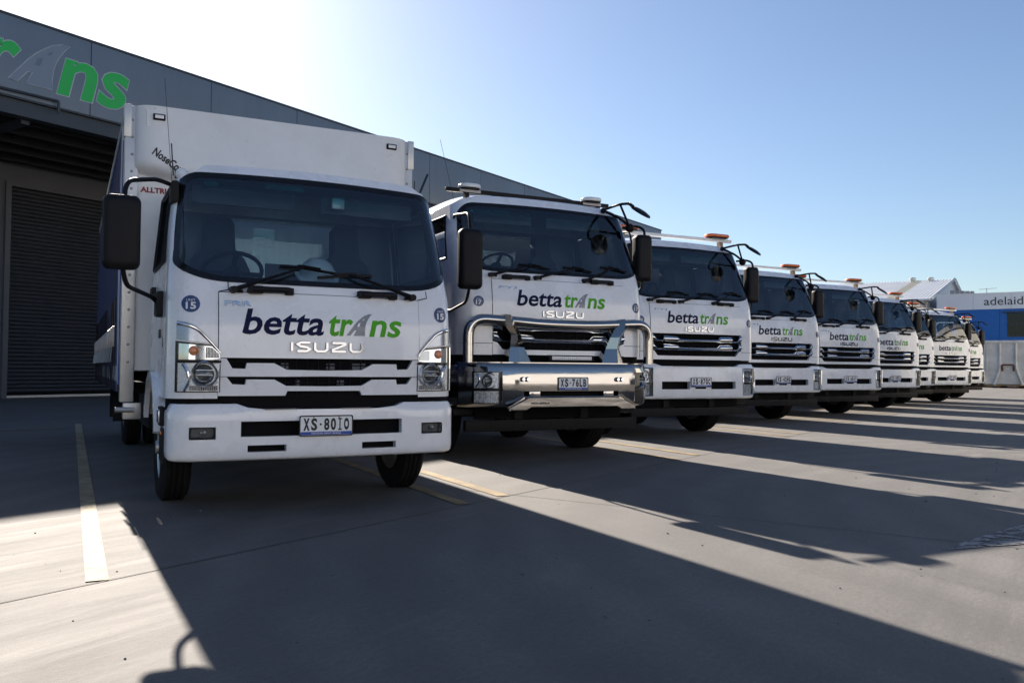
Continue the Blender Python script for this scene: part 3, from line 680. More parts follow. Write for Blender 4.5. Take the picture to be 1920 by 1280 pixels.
def plate(root, txt, x, y, z0, zc=.134):
    p = obj('number_plate', loft([[(a, y, b) for a, b in rloop(.186, .067, .012, 4, x, z0+.067)], [(a, y+.004, b) for a, b in rloop(.186, .067, .012, 4, x, z0+.067)]]), 'plate_white', root, 0)
    obj('plate_frame', ring2(rloop(.192, .073, .014, 4, x, z0+.067), rloop(.183, .064, .010, 4, x, z0+.067), y-.002), 'ink', p, 0)
    obj('plate_band', ([(x-.182, y-.0012, z0+.004), (x+.182, y-.0012, z0+.004), (x+.182, y-.0012, z0+.026), (x-.182, y-.0012, z0+.026)], [(0, 1, 2, 3)]), 'plate_blue', p, -1)
    if txt:
        a, b = txt.split('.'); zs = .086/.73
        n = (len(a), len(b))
        for s, x0, x1 in ((a, -.168, -.060), (b, -.022, .168)):
            cw = (x1-x0)/len(s); gs = []
            for k, ch in enumerate(s):
                t = text2d(ch, .06 if ch in 'XOGCHN' else .038) if ch != 'I' else ([(x_, y_, 0) for x_, y_ in ((.1, 0), (.9, 0), (.9, .12), (.63, .12), (.63, .88), (.9, .88), (.9, 1), (.1, 1), (.1, .88), (.37, .88), (.37, .12), (.1, .12))], [(0, 1, 2, 3, 10, 11), (3, 4, 9, 10), (4, 5, 6, 7, 8, 9)]); ww = .80 if ch not in 'I1' else .55
                q = fit(t, x+x0+cw*(k+.5-ww/2), x+x0+cw*(k+.5+ww/2), z0+.034, z0+.120)
                gs.append(([(v[0], y-.0015, v[1]) for v in q[0]], q[1]))
            obj('plate_characters', cat(*gs), 'ink', p, -1)
        obj('plate_dot', ([(x-.041+.008*math.cos(i), y-.0015, z0+.077+.008*math.sin(i)) for i in np.linspace(0, 6.283, 9)[:-1]], [tuple(range(8))]), 'ink', p, -1)
        q = fit(text2d('NATIONAL HEAVY VEHICLE', .01), x-.105, x+.105, z0+.009, z0+.021); obj('plate_band_text', ([(v[0], y-.0018, v[1]) for v in q[0]], q[1]), 'white_print', p, -1)
    obj('plate_screws', cat(*[move(lathe([(-.003, .001), (-.003, .005), (0, .006)], 8, 'y'), (x+a, y-.001, z0+.126)) for a in (-.09, .09)]), 'steel', p, 0)
    return p
def ring2(l0, l1, y):
    n = len(l0); return [(a, y, b) for a, b in l0]+[(a, y, b) for a, b in l1], [(i, (i+1) % n, (i+1) % n+n, i+n) for i in range(n)]
def decal(root, d, x, z, num, r=.058):
    n = 28; c = []
    dv = dice(([(x+r*math.cos(2*math.pi*k/n), z+r*math.sin(2*math.pi*k/n), 0) for k in range(n)], [tuple(range(n))]), .018)
    m2 = front(d, -.003); m3 = front(d, -.0045)
    o = obj('unit_decal', ([m2(p[0], p[1], 0) for p in dv[0]], dv[1]), 'decal_blue', root, -1)
    q = fit(text2d('UNIT', .0), x-.028, x+.028, z+.018, z+.034); obj('decal_text', ([m3(v[0], v[1], 0) for v in q[0]], q[1]), 'white_print', o, -1)
    if num:
        q = fit(text2d(num, .03), x-.032, x+.032, z-.036, z+.012); obj('decal_number', ([m3(v[0], v[1], 0) for v in q[0]], q[1]), 'white_print', o, -1)
def badge(root, d, txt, x0, x1, z0, z1, name='badge', bold=.03, ext=.10, off=-.012):
    q = fit(text2d(txt, bold, 0, ext), x0, x1, z0, z1); k = .012/(2*ext) if ext else 0
    obj(name, ([(v[0], d.F(v[0], v[1])+off-v[2]*k, v[1]) for v in q[0]], q[1]), 'chrome', root, 20)
I_STROKE = [[[(0, 0), (0, 1)]], [[(1, 1), (.28, 1), (.02, .80), (.22, .58), (.78, .44), (1, .24), (.76, 0), (.0, 0)]], [[(0, 1), (0, .22), (.2, 0), (.8, 0), (1, .22), (1, 1)]], [[(0, 1), (.96, 1), (.98, .82), (.02, .2), (.04, 0), (1, 0)]], [[(0, 1), (0, .22), (.2, 0), (.8, 0), (1, .22), (1, 1)]]]
mat('badge_chrome', (.42, .43, .45), .1, metal=1)
def isuzu(root, d, x0, x1, z0, z1, off, m='badge_chrome', name='maker_badge', th=.15):
    """wide block letters built from bars"""
    W = x1-x0; H = z1-z0; b = H*th*1.9; unit = W/5.05; xs = x0+b*.5; out = []
    ws = [0, .78*unit, .78*unit, .86*unit, .78*unit]; gap = .33*unit
    tot = sum(ws)+gap*4+b; sc = W/tot; xs = x0+b*.5*sc
    for st, ww in zip(I_STROKE, ws):
        for path in st:
            P = [Vector((xs+p[0]*ww*sc, z0+b*.5+p[1]*(H-b))) for p in path]
            L, Rr = [], []
            for i, p in enumerate(P):
                d0 = (P[i]-P[i-1]).normalized() if i else (P[1]-P[0]).normalized()
                d1 = (P[i+1]-P[i]).normalized() if i < len(P)-1 else d0
                n0 = Vector((-d0.y, d0.x)); n1 = Vector((-d1.y, d1.x)); m_ = (n0+n1); m_.normalize(); kk = b*.5/max(.45, m_.dot(n0))
                ends = -d0*0 
                L.append(p+m_*kk); Rr.append(p-m_*kk)
            V, Fc = [], []
            for l, r_ in zip(L, Rr):
                c = (l+r_)/2; ll = c+(l-c)*.66; rr = c+(r_-c)*.66
                for q, o in ((l, 0), (ll, -.013), (rr, -.013), (r_, 0)): V.append((q.x, d.F(q.x, q.y)+off+o, q.y))
            for i in range(len(L)-1):
                for k in range(3): Fc.append((i*4+k, i*4+k+1, (i+1)*4+k+1, (i+1)*4+k))
            Fc += [(0, 1, 2, 3), tuple((len(L)-1)*4+k for k in (3, 2, 1, 0))]
            out.append((V, Fc))
        xs += (ww+gap)*sc
    obj(name, cat(*out), m, root, 25)
def beacon(root, x, y, z, m, hwid=.215):
    b = empty('beacon', (x, y, z)); b.parent = root
    lp = [[(a*k, c*k, h) for a, c in rloop(hwid, .10, .08)] for h, k in ((.02, .97), (.025, 1), (.06, 1), (.072, .95), (.076, .85))]
    obj('lens', loft(lp), m, b, 50); obj('base', loft([[(a*k, c*k, h) for a, c in rloop(hwid*.9, .09, .07)] for h, k in ((0, 1), (.02, 1))]), 'black', b); b.scale.z = .8
    obj('mount', box(-.13, .13, -.03, .03, -.04, -.001), 'steel', b)
def common_cab(root, d):
    """cab parts shared by both truck kinds"""
    obj('cab_body', cab_shell(d), 'paint', root, 40)
    obj('interior_lining', cab_shell(d, .035), 'lining', root, 40)
    zt = d.zh(1); zf = d.zbot+.03
    hwm = lambda z: d.hw(z)-.012
    ry0, ry1 = d.wb+.20, d.wt-.16; rx = .62 if d.kind == 'small' else .60
    rows = [zf, ry0, ry1, d.zr-.04]
    rear = gsolid([-1, -rx, rx, 1], rows, lambda u, v, w_: ((u if abs(u) < 1 else u*hwm(v)), d.yb-.03+w_, v), .03, lambda u, i, j: not (i == 1 and j == 1))
    obj('cab_rear_wall', rear, 'paint', root, 0)
    cw = .05 if d.kind == 'small' else .11
    obj('rear_roof_panel', gsolid([-1, -.99, -.96, -.92, -.87, -.8, -.7, -.5, 0, .5, .7, .8, .87, .92, .96, .99, 1], [0, 1], lambda u, v, w_: (u*d.hw(d.zh(u))*.998, d.yb-.066+w_, (d.zh(u)+cw*(1-abs(u)**6)-.004)*v+(d.zr-.20)*(1-v)), .03), 'paint', root, 30)
    obj('rear_lining', gsolid([-1, -rx-.02, rx+.02, 1], [zf, ry0-.02, ry1+.02, d.zr-.06], lambda u, v, w_: ((u if abs(u) < 1 else u*(hwm(v)-.04)), d.yb-.06+w_, v), .02, lambda u, i, j: not (i == 1 and j == 1)), 'lining', root, 0)
    obj('rear_window', ([(-rx, d.yb-.02, ry0), (rx, d.yb-.02, ry0), (rx, d.yb-.02, ry1), (-rx, d.yb-.02, ry1)], [(0, 1, 2, 3)]), 'sideglass', root, -1)
    obj('cab_floor', box(-d.hw(d.zbot)+.05, d.hw(d.zbot)-.05, .25, d.yb-.07, d.zbot+.16, d.zbot+.22), 'lining', root, 0)
    # windscreen
    l0, l1, l2 = winloop(d, -.004), winloop(d, .036), winloop(d, .031)
    obj('windscreen_seal', ring(d, l0, l1, -.004), 'gloss_black', root, 50)
    n = len(l2)//2; V, Fc = [], []; nz = 8
    for i in range(n):
        a, b = l2[i], l2[2*n-1-i]
        for k in range(nz+1):
            x, z = a[0]+(b[0]-a[0])*k/nz, a[1]+(b[1]-a[1])*k/nz; V.append((x, d.F(x, z)-.002, z))
    for i in range(n-1):
        for k in range(nz): Fc.append((i*(nz+1)+k, (i+1)*(nz+1)+k, (i+1)*(nz+1)+k+1, i*(nz+1)+k+1))
    obj('windscreen', (V, Fc), 'windshield', root, 60)
    hb = .84*d.hw(d.wt); obj('tint_band', sheet(d, lin(-hb, hb, 14), K(d.wt-.125), lambda x: d.wt-.048-.02*(x/hb)**2, 2, .004, 0), 'bandglass', root, 60)
    # side windows and seals
    for sgn in (-1, 1):
        z0, z1 = d.lo(1), d.hi(1)+(d.zh(1)-d.hi(1))/4
        def sp(t, z, o=0): h = d.hw(z); y0 = d.F(h, z); return (sgn*(h-.012+o), y0+(d.yb-y0)*t, z)
        obj('side_window', ([sp(.085, z0), sp(.885, z0), sp(.885, z1), sp(.085, z1)], [(0, 1, 2, 3)]), 'sideglass', root, -1)
        obj('window_seal', tube([sp(.1, z0+.01, .014), sp(.87, z0+.01, .014), sp(.87, z1-.01, .014), sp(.1, z1-.01, .014)], .018, 4, True), 'black', root, 0)
        obj('door_seam', tube([sp(.14, z1, .013), sp(.14, d.zbot+.35, .013)], .004, 4), 'ink', root, 0)
        hz = z0-.16; obj('door_handle', box(*sorted((sgn*(d.hw(hz)-.01), sgn*(d.hw(hz)+.03))), d.yb-.36, d.yb-.18, hz-.03, hz+.03, .01), 'black', root)
    # dash, seats, wheel
    zd = d.wb+.02
    obj('dashboard', cat(box(-d.hw(zd)+.10, d.hw(zd)-.10, d.f(zd)+d.c+.10, .62, zd-.32, zd-.005, .05), box(-.75, -.2, .5, .66, zd-.2, zd+.06, .04)), 'lining', root)
    for x in (-.55, .5): seat(root, x, 1.02 if d.kind == 'small' else 1.15, zd-.36, .50)
    steering(root, -.55, .66, zd+.10)
    for x in (-.85, .1): obj('sun_visor', box(x, x+.75, .62, .66, d.wt-.19, d.wt-.05, .01), 'lining', root)
    # hood with its dark gap
    hx = lin(-d.hx, d.hx, 16); top = lambda x: d.hz1+.004-.006*(x/d.hx)**2; bot = K(d.hz0)
    obj('hood_gap', sheet(d, lin(-d.hx-.005, d.hx+.005, 16), K(d.hz0-.004), lambda x: top(x)+.005, 3, -.0025, .002), 'ink', root)
    obj('hood', sheet(d, hx, bot, top, 6, -.009, .006), 'paint', root)
    # wipers and handles use the strip under the glass
    sd_ = -1
def chassis(root, d, y1, axles, w=.43, z=.62):
    obj('chassis_rails', cat(box(-w-.04, -w+.04, .35, y1, z, z+.24, .008), box(w-.04, w+.04, .35, y1, z, z+.24, .008), *[box(-w, w, y, y+.1, z+.05, z+.2) for y in lin(.6, y1-.3, 6)]), 'chassis', root)
    for y in axles: obj('axle', cat(tube([(-d.tx+.1, y, d.tr), (d.tx-.1, y, d.tr)], .07, 10), box(-.5, -.38, y-.5, y+.5, d.tr+.05, d.tr+.14), box(.38, .5, y-.5, y+.5, d.tr+.05, d.tr+.14)), 'chassis', root)
    obj('engine', cat(box(-.35, .35, .35, 1.5, z-.2, z+.5, .05), box(-.3, .3, 1.5, 2.4, z-.1, z+.3, .05)), 'chassis', root)

# ---- the small white truck with the box body
dS = make_dims('small')
t1 = empty('box_truck', (1.611, 6.072, 0), 'white box truck with curtain sides nearest the camera, decal number 15', 'truck', 'trucks parked in a row')
common_cab(t1, dS)
d = dS
# grille panel
obj('grille_backing', sheet(d, lin(-.715, .715, 8), K(.81), K(1.076), 2, .045, .01), 'dark', t1)
gm = [tube([front(d, .03)(x, z, 0) for z in (.82, 1.07)], .004, 4) for x in lin(-.35, .35, 9)]+[tube([front(d, .03)(x, z, 0) for x in lin(-.66, .66, 8)], .004, 4) for z in (.905, .93, 1.03, 1.05)]
obj('grille_mesh', cat(*gm), 'black', t1, 0)
obj('grille_core', cat(*[box(x, x+wd_, .075, .082, z, z+h_) for x, wd_, z, h_ in ((-.3, .05, 1.0, .05), (.02, .06, 1.0, .05), (.21, .10, .99, .06), (-.2, .03, .88, .05), (.1, .05, .89, .04))]), 'trim', t1, 0)
def gbar(name, topt, bott, off, m, root, thick=.04, bulge=0., nz=3):
    xs1, ft = symtab(topt); xs2, fb = symtab(bott); xs = sorted(set(xs1+xs2)); obj(name, sheet(d, xs, fb, ft, nz, off, thick, bulge), m, root, 30)
gbar('grille_bar', [(.72, 1.073), (.672, 1.073), (.632, 1.006), (.545, 1.003), (.538, 1.043), (.355, 1.043), (.27, .998), (0, .994)], [(.72, .95), (.3, .950), (0, .953)], -.006, 'paint', t1)
gbar('grille_bar', [(.72, .946), (.668, .946), (.630, .897), (.545, .894), (.538, .930), (.352, .930), (.272, .886), (0, .882)], [(.72, .818), (.275, .818), (.262, .850), (0, .850)], -.006, 'paint', t1)
obj('grille_bar_shadow_gap', sheet(d, lin(-.72, .72, 8), K(.947), K(.9495), 1, .0, .01), 'ink', t1)
# dark band below the lamps
obj('lower_band', sheet(d, lin(-1.035, 1.035, 24), K(.72), K(.843), 2, .035, .02), 'dark', t1)
# front corner lamps
for sgn in (-1, 1):
    hl = empty('headlight', (0, 0, 0)); hl.parent = t1
    xs = lambda a, b, n: [sgn*a+(sgn*b-sgn*a)*i/n for i in range(n+1)] if sgn > 0 else [-b+(b-a)*i/n for i in range(n+1)]
    ab = lambda f_: (lambda x: f_(abs(x)))
    wtop = ab(interp([(.705, 1.118), (.79, 1.215), (.86, 1.285), (.92, 1.312), (.985, 1.325)])); wbot = ab(interp([(.705, 1.112), (.76, 1.165), (.80, 1.176), (.985, 1.198)]))
    obj('lamp_wing', sheet(d, xs(.712, .985, 10), wbot, wtop, 3, -.008, .006), 'silver', hl)
    inner = ab(interp([(.705, 1.125), (.80, 1.205), (.87, 1.27), (.93, 1.29), (.985, 1.30)]))
    obj('lamp_wing_trim', sheet(d, xs(.712, .985, 10), lambda x: wtop(x)-.030, wtop, 5, -.010, .008, .016), 'chrome', hl)
    obj('lamp_housing', sheet(d, xs(.708, .990, 8), K(.842), ab(interp([(.705, 1.09), (.77, 1.165), (.99, 1.188)])), 4, -.006, .004), 'gloss_black', hl)
    tt = ab(interp([(.70, 1.09), (.765, 1.152), (.975, 1.172)]))
    obj('turn_reflector', sheet(d, xs(.716, .972, 10), K(1.062), tt, 3, -.016, .008), 'chrome', hl)
    ribs = [tube([front(d, -.02)(sgn*x, z, 0) for z in (1.075, tt(x)-.008)], .004, 4) for x in lin(.725, .80, 8)]; obj('lamp_ribs', cat(*ribs), 'chrome', hl, 50)
    c = front(d, -.022)(sgn*.882, 1.122, 0); obj('turn_bulb', sphere(c, .033, 14, 8, (1, .5, 1)), 'amber', hl, 80)
    obj('lower_reflector', sheet(d, xs(.716, .975, 10), K(.850), K(1.040), 4, -.014, .006), 'lampchrome', hl)
    c = front(d, -.038)(sgn*.812, .965, 0); projector_lamp(hl, c, .082)
    ripple = [tube([front(d, -.022)(sgn*x, z, 0) for z in (.856, .888)], .006, 4) for x in lin(.73, .90, 12)]; obj('lamp_ripple', cat(*ripple), 'chrome', hl, 50)
    c0 = front(d, -.026); obj('lamp_side_curve', tube([c0(sgn*(.955-.045*math.sin(t*2.6+.2)), 1.035-.18*t, 0) for t in lin(0, 1, 10)], .011, 6), 'chrome', hl, 50)
    obj('lamp_cover', sheet(d, xs(.714, .985, 10), K(.848), ab(interp([(.70, 1.088), (.765, 1.158), (.985, 1.180)])), 5, -.062, .003), 'cover', hl)
    obj('lamp_divider', sheet(d, xs(.708, .988, 6), K(1.042), K(1.058), 1, -.03, .025), 'black', hl)
# bumper
def bstations(hw_, r_, c_, y0, yend, xs):
    st = [(x, y0+c_*(x/hw_)**2, 0., 1.) for x in xs]; yc = y0+c_
    for a in (20, 40, 60, 75, 90):
        t = RAD(a); st.append((hw_-r_+r_*math.sin(t), yc+r_*(1-math.cos(t)), -math.sin(t), math.cos(t)))
    st.append((hw_, yend, -1., 0.)); left = [(-x, y, -nx, ny) for x, y, nx, ny in st[::-1]]
    return left[:-1]+st if abs(st[0][0]) < 1e-9 else left+st
def wrapfn(st, roll): return lambda u, z, w_: (lambda s: (s[0]+s[2]*(w_+roll(z)), s[1]+s[3]*(w_+roll(z)), z))(st[int(round(u))])
def bumper_solid(st, rows, roll, thick, hole):
    us = list(range(len(st))); rws = [(r if not callable(r) else (lambda u, r=r: r(abs(st[int(round(u))][0])))) for r in rows]
    def keep(u, i, j):
        xm = abs(st[i][0]+st[i+1][0])/2; return not hole(xm, j)
    nu = len(us)
    return gsolid(us, rws, wrapfn(st, roll), thick, keep)
xs = [0, .09, .18, .262, .27, .40, .53, .575, .60, .66, .735, .80, .87, .905]
st = bstations(1.035, .13, .065, 0., .62, xs)
rows = [.378, .386, .402, .436, .482, .527, .540, .610, .645, .70, interp([(0, .716), (.49, .716), (.60, .752), (2, .752)]), interp([(0, .724), (.49, .724), (.60, .764), (2, .764)])]
roll = interp([(.378, .035), (.386, .014), (.402, .004), (.43, 0), (.70, 0), (.74, .006), (.764, .03)])
def hole(x, j):
    if 5 < j+0 <= 7 and x < .575: return True            # wide intake
    if j == 3 and .27 < x < .53: return True             # low slots
    if 5 <= j <= 6 and .735 < x < .905: return True      # fog lamps
    return False
obj('bumper', bumper_solid(st, rows, roll, .06, hole), 'paint', t1, 40)
obj('bumper_backing', box(-.70, .70, .10, .13, .40, .70), 'dark', t1, 0)
for x in (-.42, .12): obj('bumper_step', box(x, x+.22, -.001, .05, .722, .729, .002), 'steel', t1, 0)
for sgn in (-1, 1):
    f = empty('fog_lamp', (0, 0, 0)); f.parent = t1; y = .065*.6
    a, b = sorted((sgn*.742, sgn*.902)); zc = .569
    obj('lamp_bowl', gsolid(lin(a, b, 6), lin(.530, .607, 4), lambda x, z, w_: (x, y+.055-.9*((x-(a+b)/2)**2)+w_, z), .004), 'lampglass', f, 50)
    obj('lamp_rim', ring2(rloop(.084, .042, .018, 5, (a+b)/2, zc), rloop(.072, .031, .014, 5, (a+b)/2, zc), y+.004), 'black', f, 0)
    obj('lamp_cover', loft([[(p, y+.015, q) for p, q in rloop(.074, .033, .014, 5, (a+b)/2, zc)], [(p, y+.018, q) for p, q in rloop(.074, .033, .014, 5, (a+b)/2, zc)]]), 'cover', f, 0)
    obj('lamp_bulb', move(lathe([(-.02, .001), (-.015, .018), (.02, .02)], 12, 'y'), ((a+b)/2+.01, y+.045, zc)), 'lampglass', f, 50)
    obj('lamp_back', box(a, b, y+.062, y+.07, .52, .62), 'dark', f, 0)
plate(t1, 'XS.80IO', -.0, -.026, .541)
logo(t1, front(d, -.0115), 1.15, x0=.003, z0=1.247)
isuzu(t1, d, -.252, .280, 1.118, 1.203, -.010)
badge(t1, d, 'FRR', -.685, -.51, 1.435, 1.470, 'model_badge', .0)
decal(t1, d, -.90, 1.44, '15'); decal(t1, d, .915, 1.425, '15')
for a, b, sd_ in (((-.63, 1.545), (-.15, 1.725), 1), ((.665, 1.545), (.20, 1.690), -1)): wiper(t1, d, a, b, sd_)
handle(t1, d, -.52, -.235, 1.552); handle(t1, d, .255, .53, 1.552)
obj('cowl_seam', tube([front(d, -.002)(-.722, 1.53, 0), front(d, -.002)(-.66, 1.545, 0), front(d, -.002)(-.66, 1.60, 0)], .004, 4), 'ink', t1, 0)
obj('cowl_seam', tube([front(d, -.002)(.722, 1.53, 0), front(d, -.002)(.80, 1.55, 0), front(d, -.002)(.80, 1.60, 0)], .004, 4), 'ink', t1, 0)
# mirrors of the small truck
mirror_part(t1, [[(-.985, .50, 2.30), (-1.10, .46, 2.33), (-1.31, .20, 2.25), (-1.325, .15, 2.09)], [(-1.03, .62, 1.42), (-1.10, .55, 1.50), (-1.30, .20, 1.55), (-1.325, .15, 1.67)]], (-1.338, .10, 1.887), .116, .244, .07)
mirror_part(t1, [[(.985, .60, 2.30), (1.06, .80, 2.33), (1.13, 1.0, 2.27), (1.14, 1.02, 2.12)], [(1.03, .72, 1.42), (1.08, .9, 1.50), (1.14, 1.02, 1.56), (1.14, 1.02, 1.70)]], (1.14, 1.02, 1.905), .09, .24, .06)
for b_ in ((-1.01, -.955, .42, .58, 2.17, 2.33), (-1.085, -1.01, .50, .72, 1.37, 1.55), (1.01, 1.07, .50, .72, 1.37, 1.55)): obj('mirror_bracket', box(*b_, .02), 'black', t1)
obj('aerial', cat(tube([(-.985, .50, 2.15), (-1.05, .62, 3.1)], .002, 5), tube([(-.97, .72, 2.42), (-.985, .74, 2.66)], .005, 5), tube([(-.95, .72, 2.40), (-.95, .72, 2.47)], .012, 6)), 'ink', t1, 0)
obj('aerial', cat(tube([(.90, .62, 2.40), (1.06, .80, 2.66)], .011, 6), tube([(.87, .60, 2.41), (.87, .60, 2.55)], .005, 5)), 'ink', t1, 0)
for x in (-.93, .88): obj('roof_marker_lamp', sphere((x, .55, 2.40), .045, 14, 8, (1, 1, 1)), 'clearlens', t1, 80)
# fenders, steps, side markers
for sgn in (-1, 1):
    A = [(1.03+.53*math.cos(RAD(a)), .42+.56*math.sin(RAD(a))) for a in range(22, 171, 12)]
    V, Fc = [], []
    for y, z in A:
        for x_, k in ((sgn*.98, 0), (sgn*1.06, 0), (sgn*1.085, .0), (sgn*1.085, -.06), (sgn*1.05, -.065)):
            r_ = Vector((y-1.03, z-.42)); r_ = r_*(1+k/r_.length*1.0); V.append((x_, 1.03+r_.x, .42+r_.y))
    n = len(A)
    for i in range(n-1):
        for k in range(4): Fc.append((i*5+k, (i+1)*5+k, (i+1)*5+k+1, i*5+k+1))
    obj('fender', (V, Fc), 'paint', t1, 40)
    obj('side_lamp', box(*sorted((sgn*1.04, sgn*1.075)), .34, .46, .625, .72, .012), 'silver', t1); obj('side_lamp_frame', box(*sorted((sgn*1.03, sgn*1.065)), .32, .48, .605, .74, .012), 'black', t1)
    obj('bumper_end', box(*sorted((sgn*.99, sgn*1.045)), .30, .60, .34, .60, .03), 'black', t1)
    obj('side_repeater', box(*sorted((sgn*1.03, sgn*1.052)), .42, .47, .54, .565, .006), 'amber', t1)
    obj('door_badge', box(*sorted((sgn*1.04, sgn*1.05)), .62, .74, 1.22, 1.28), 'ink', t1)
    wheel(t1, 'wheel', sgn*d.tx, d.ax, d, sgn); wheel(t1, 'wheel', sgn*.90, 6.25, d, sgn, True)
    obj('mudguard', gsolid(lin(-10, 190, 12), [0, 1], lambda a, v, w_: (sgn*(.72+v*.42), 6.25+(.52-w_)*math.cos(RAD(a)), .42+(.52-w_)*math.sin(RAD(a))), .02), 'black', t1)
chassis(t1, d, 8.6, (d.ax, 6.25), .40, .58)
obj('fuel_tank', box(-1.0, -.55, 2.3, 3.4, .45, .85, .05), 'chassis', t1); obj('tool_box', box(.55, 1.0, 2.3, 3.2, .45, .85, .05), 'chassis', t1)
# ---- box body
BX, BY, BYE, BZ0, BZ1 = 1.25, 1.62, 8.9, .98, 3.165
def nose(u, v, w_):
    x = u*BX; e = max(0., abs(u)-.86)/.14; z = BZ0+.0+(BZ1-BZ0)*v; za = 2.57+.10*abs(u)**6
    t_ = max(0., min(1., (z-za)/.10)); bul = .15*math.sqrt(1-(1-t_)**2)*(1-.15*max(0, z-2.7))
    bul *= math.sqrt(max(0., 1-min(1, max(0, (abs(u)-.80)/.15))**2))
    return (x, BY+.11-bul+w_, z)
obj('front_wall', gsolid(lin(-1, -.76, 16)+lin(-.76, .76, 20)[1:-1]+lin(.76, 1, 16), lin(0, .64, 6)+lin(.64, .86, 26)[1:]+lin(.86, 1, 4)[1:], nose, .05), 'boxwhite', t1, 60)
for sgn in (-1, 1):
    obj('corner_post', cat(box(*sorted((sgn*(BX-.10), sgn*(BX+.006))), BY+.075, BY+.20, .72, BZ1+.005, .012)), 'alu', t1)
    obj('corner_bracket', box(*sorted((sgn*(BX-.045), sgn*(BX+.014))), BY+.066, BY+.16, BZ1-.26, BZ1+.012, .006), 'alu', t1)
    obj('front_rivets', cat(*[move(lathe([(-.006, .001), (-.005, .008), (0, .012)], 8, 'y'), (sgn*(BX-.05), BY+.074, z)) for z in lin(1.05, 3.05, 14)]), 'steel', t1, 0)
    ml = empty('marker_lamp', (sgn*(BX-.245), BY+.035, 3.07)); ml.parent = t1
    obj('pad', box(-.10, .10, -.06, .02, -.09, .06, .02), 'boxwhite', ml); obj('frame', box(-.048, .048, -.085, -.055, -.026, .026, .008), 'black', ml); obj('lens', box(-.034, .034, -.092, -.084, -.014, .014, .003), 'clearlens', ml)
    obj('top_rail', box(*sorted((sgn*(BX-.09), sgn*(BX+.012))), BY+.21, BYE, BZ1-.10, BZ1+.004, .012), 'alu', t1)
    obj('side_rail', box(*sorted((sgn*(BX-.09), sgn*(BX+.008))), BY+.21, BYE, .88, 1.02, .01), 'boxwhite', t1)
    # curtain
    def cfn(y, v, w_): return (sgn*(BX+.004+.030*math.sin(math.pi*v)*(.6+.4*math.sin(y*2.1))+.008*math.sin(y*19)-w_), y, .86+(BZ1-.10-.86)*v)
    cu = obj('curtain', gsolid(lin(BY+.62, BYE-.02, 60), lin(0, 1, 14), cfn, .006), 'curtain', t1, 60)
    obj('curtain_front_panel', gsolid(lin(BY+.30, BY+.62, 6), lin(0, 1, 14), cfn, .006), 'curtain_white', cu, 60)
    obj('curtain_pole', box(*sorted((sgn*(BX-.03), sgn*(BX+.012))), BY+.21, BY+.29, .86, BZ1-.26), 'blue_post', cu, 0)
    for k in range(17):
        y = BY+.55+k*.40; X = BX+.03
        obj('strap', cat(box(*sorted((sgn*(X-.004), sgn*(X+.004))), y, y+.05, .80, 1.62)), 'black', cu, 0)
        obj('buckle', cat(box(*sorted((sgn*(X+.002), sgn*(X+.022))), y-.012, y+.062, 1.18, 1.36, .006), tube([(sgn*(X+.02), y+.025, 1.18), (sgn*(X+.03), y+.025, 1.05)], .008, 5)), 'steel', cu)
    obj('curtain_hem', box(*sorted((sgn*(BX+.01), sgn*(BX+.022))), BY+.30, BYE, .80, .86), 'curtain', cu, 0)
    obj('body_bracket', cat(box(*sorted((sgn*(BX-.16), sgn*(BX-.02))), BY+.05, BY+.17, .58, .715, .012), tube([(sgn*(BX-.10), BY+.02, .66), (sgn*(BX+.04), BY+.02, .66)], .022, 10)), 'alu', t1)
obj('box_roof', box(-BX+.095, BX-.095, BY+.165, BYE, BZ1-.05, BZ1+.002), 'boxwhite', t1, 0)
obj('box_floor', box(-BX+.01, BX-.01, BY+.25, BYE, .86, .879), 'chassis', t1, 0)
obj('box_rear_door', box(-BX, BX, BYE-.02+.021, BYE+.04, .86, BZ1-.02), 'boxwhite', t1, 0)
obj('subframe', cat(*[box(-1.1, 1.1, y, y+.07, .78, .859) for y in lin(2.2, 8.5, 10)]), 'chassis', t1, 0)
fr = lambda x, z: (x, BY+.108, z)
q = fit(text2d('ALLTRUCK', .05), -1.13, -.80, 2.462, 2.510); obj('maker_text', ([fr(p[0], p[1]) for p in q[0]], q[1]), 'red_print', t1, -1)
q = fit(text2d('NoseCone', .03), 0, .30, 0, .07); ca, sa = math.cos(RAD(-33)), math.sin(RAD(-33))
def nt_(p):
    x, z = -1.06+p[0]*ca-p[1]*sa, 2.76+p[0]*sa+p[1]*ca; n_ = nose(x/BX, (z-BZ0)/(BZ1-BZ0), 0); return (x, n_[1]-.004, z)
obj('nose_text', ([nt_(p) for p in q[0]], q[1]), 'ink', t1, -1)
# things on the dash
hx_, hy_, hz_ = 1.611+.02, 6.072+.385, dS.wb+.03
hh = empty('hard_hat', (hx_, hy_, hz_), 'white hard hat lying on the dashboard of the nearest truck', 'hard hat')
obj('shell', lathe([(.0, .135), (.05, .128), (.10, .098), (.135, .05), (.142, .001)], 24, 'z'), 'hat', hh, 60)
obj('brim', [lathe([(.0, .10), (.0, .165), (.012, .165), (.014, .12)], 24, 'z')][0], 'hat', hh, 60)
hh.rotation_euler = (RAD(38), 0, 0); hh.location.z += .075
obj('tablet', box(-.36, -.10, .40, .415, dS.wb+.03, dS.wb+.18, .006), 'ink', t1)
obj('windscreen_camera', cat(box(.16, .26, .50, .56, 2.24, 2.33, .012)), 'clearlens', t1); obj('windscreen_sticker', sheet(dS, [-.80, -.70], K(2.305), K(2.335), 1, .006, .001), 'tint_green', t1)
obj('windscreen_tint', sheet(dS, lin(-.38, -.10, 3), K(2.315), K(2.35), 1, .006, .001), 'tint_green', t1)

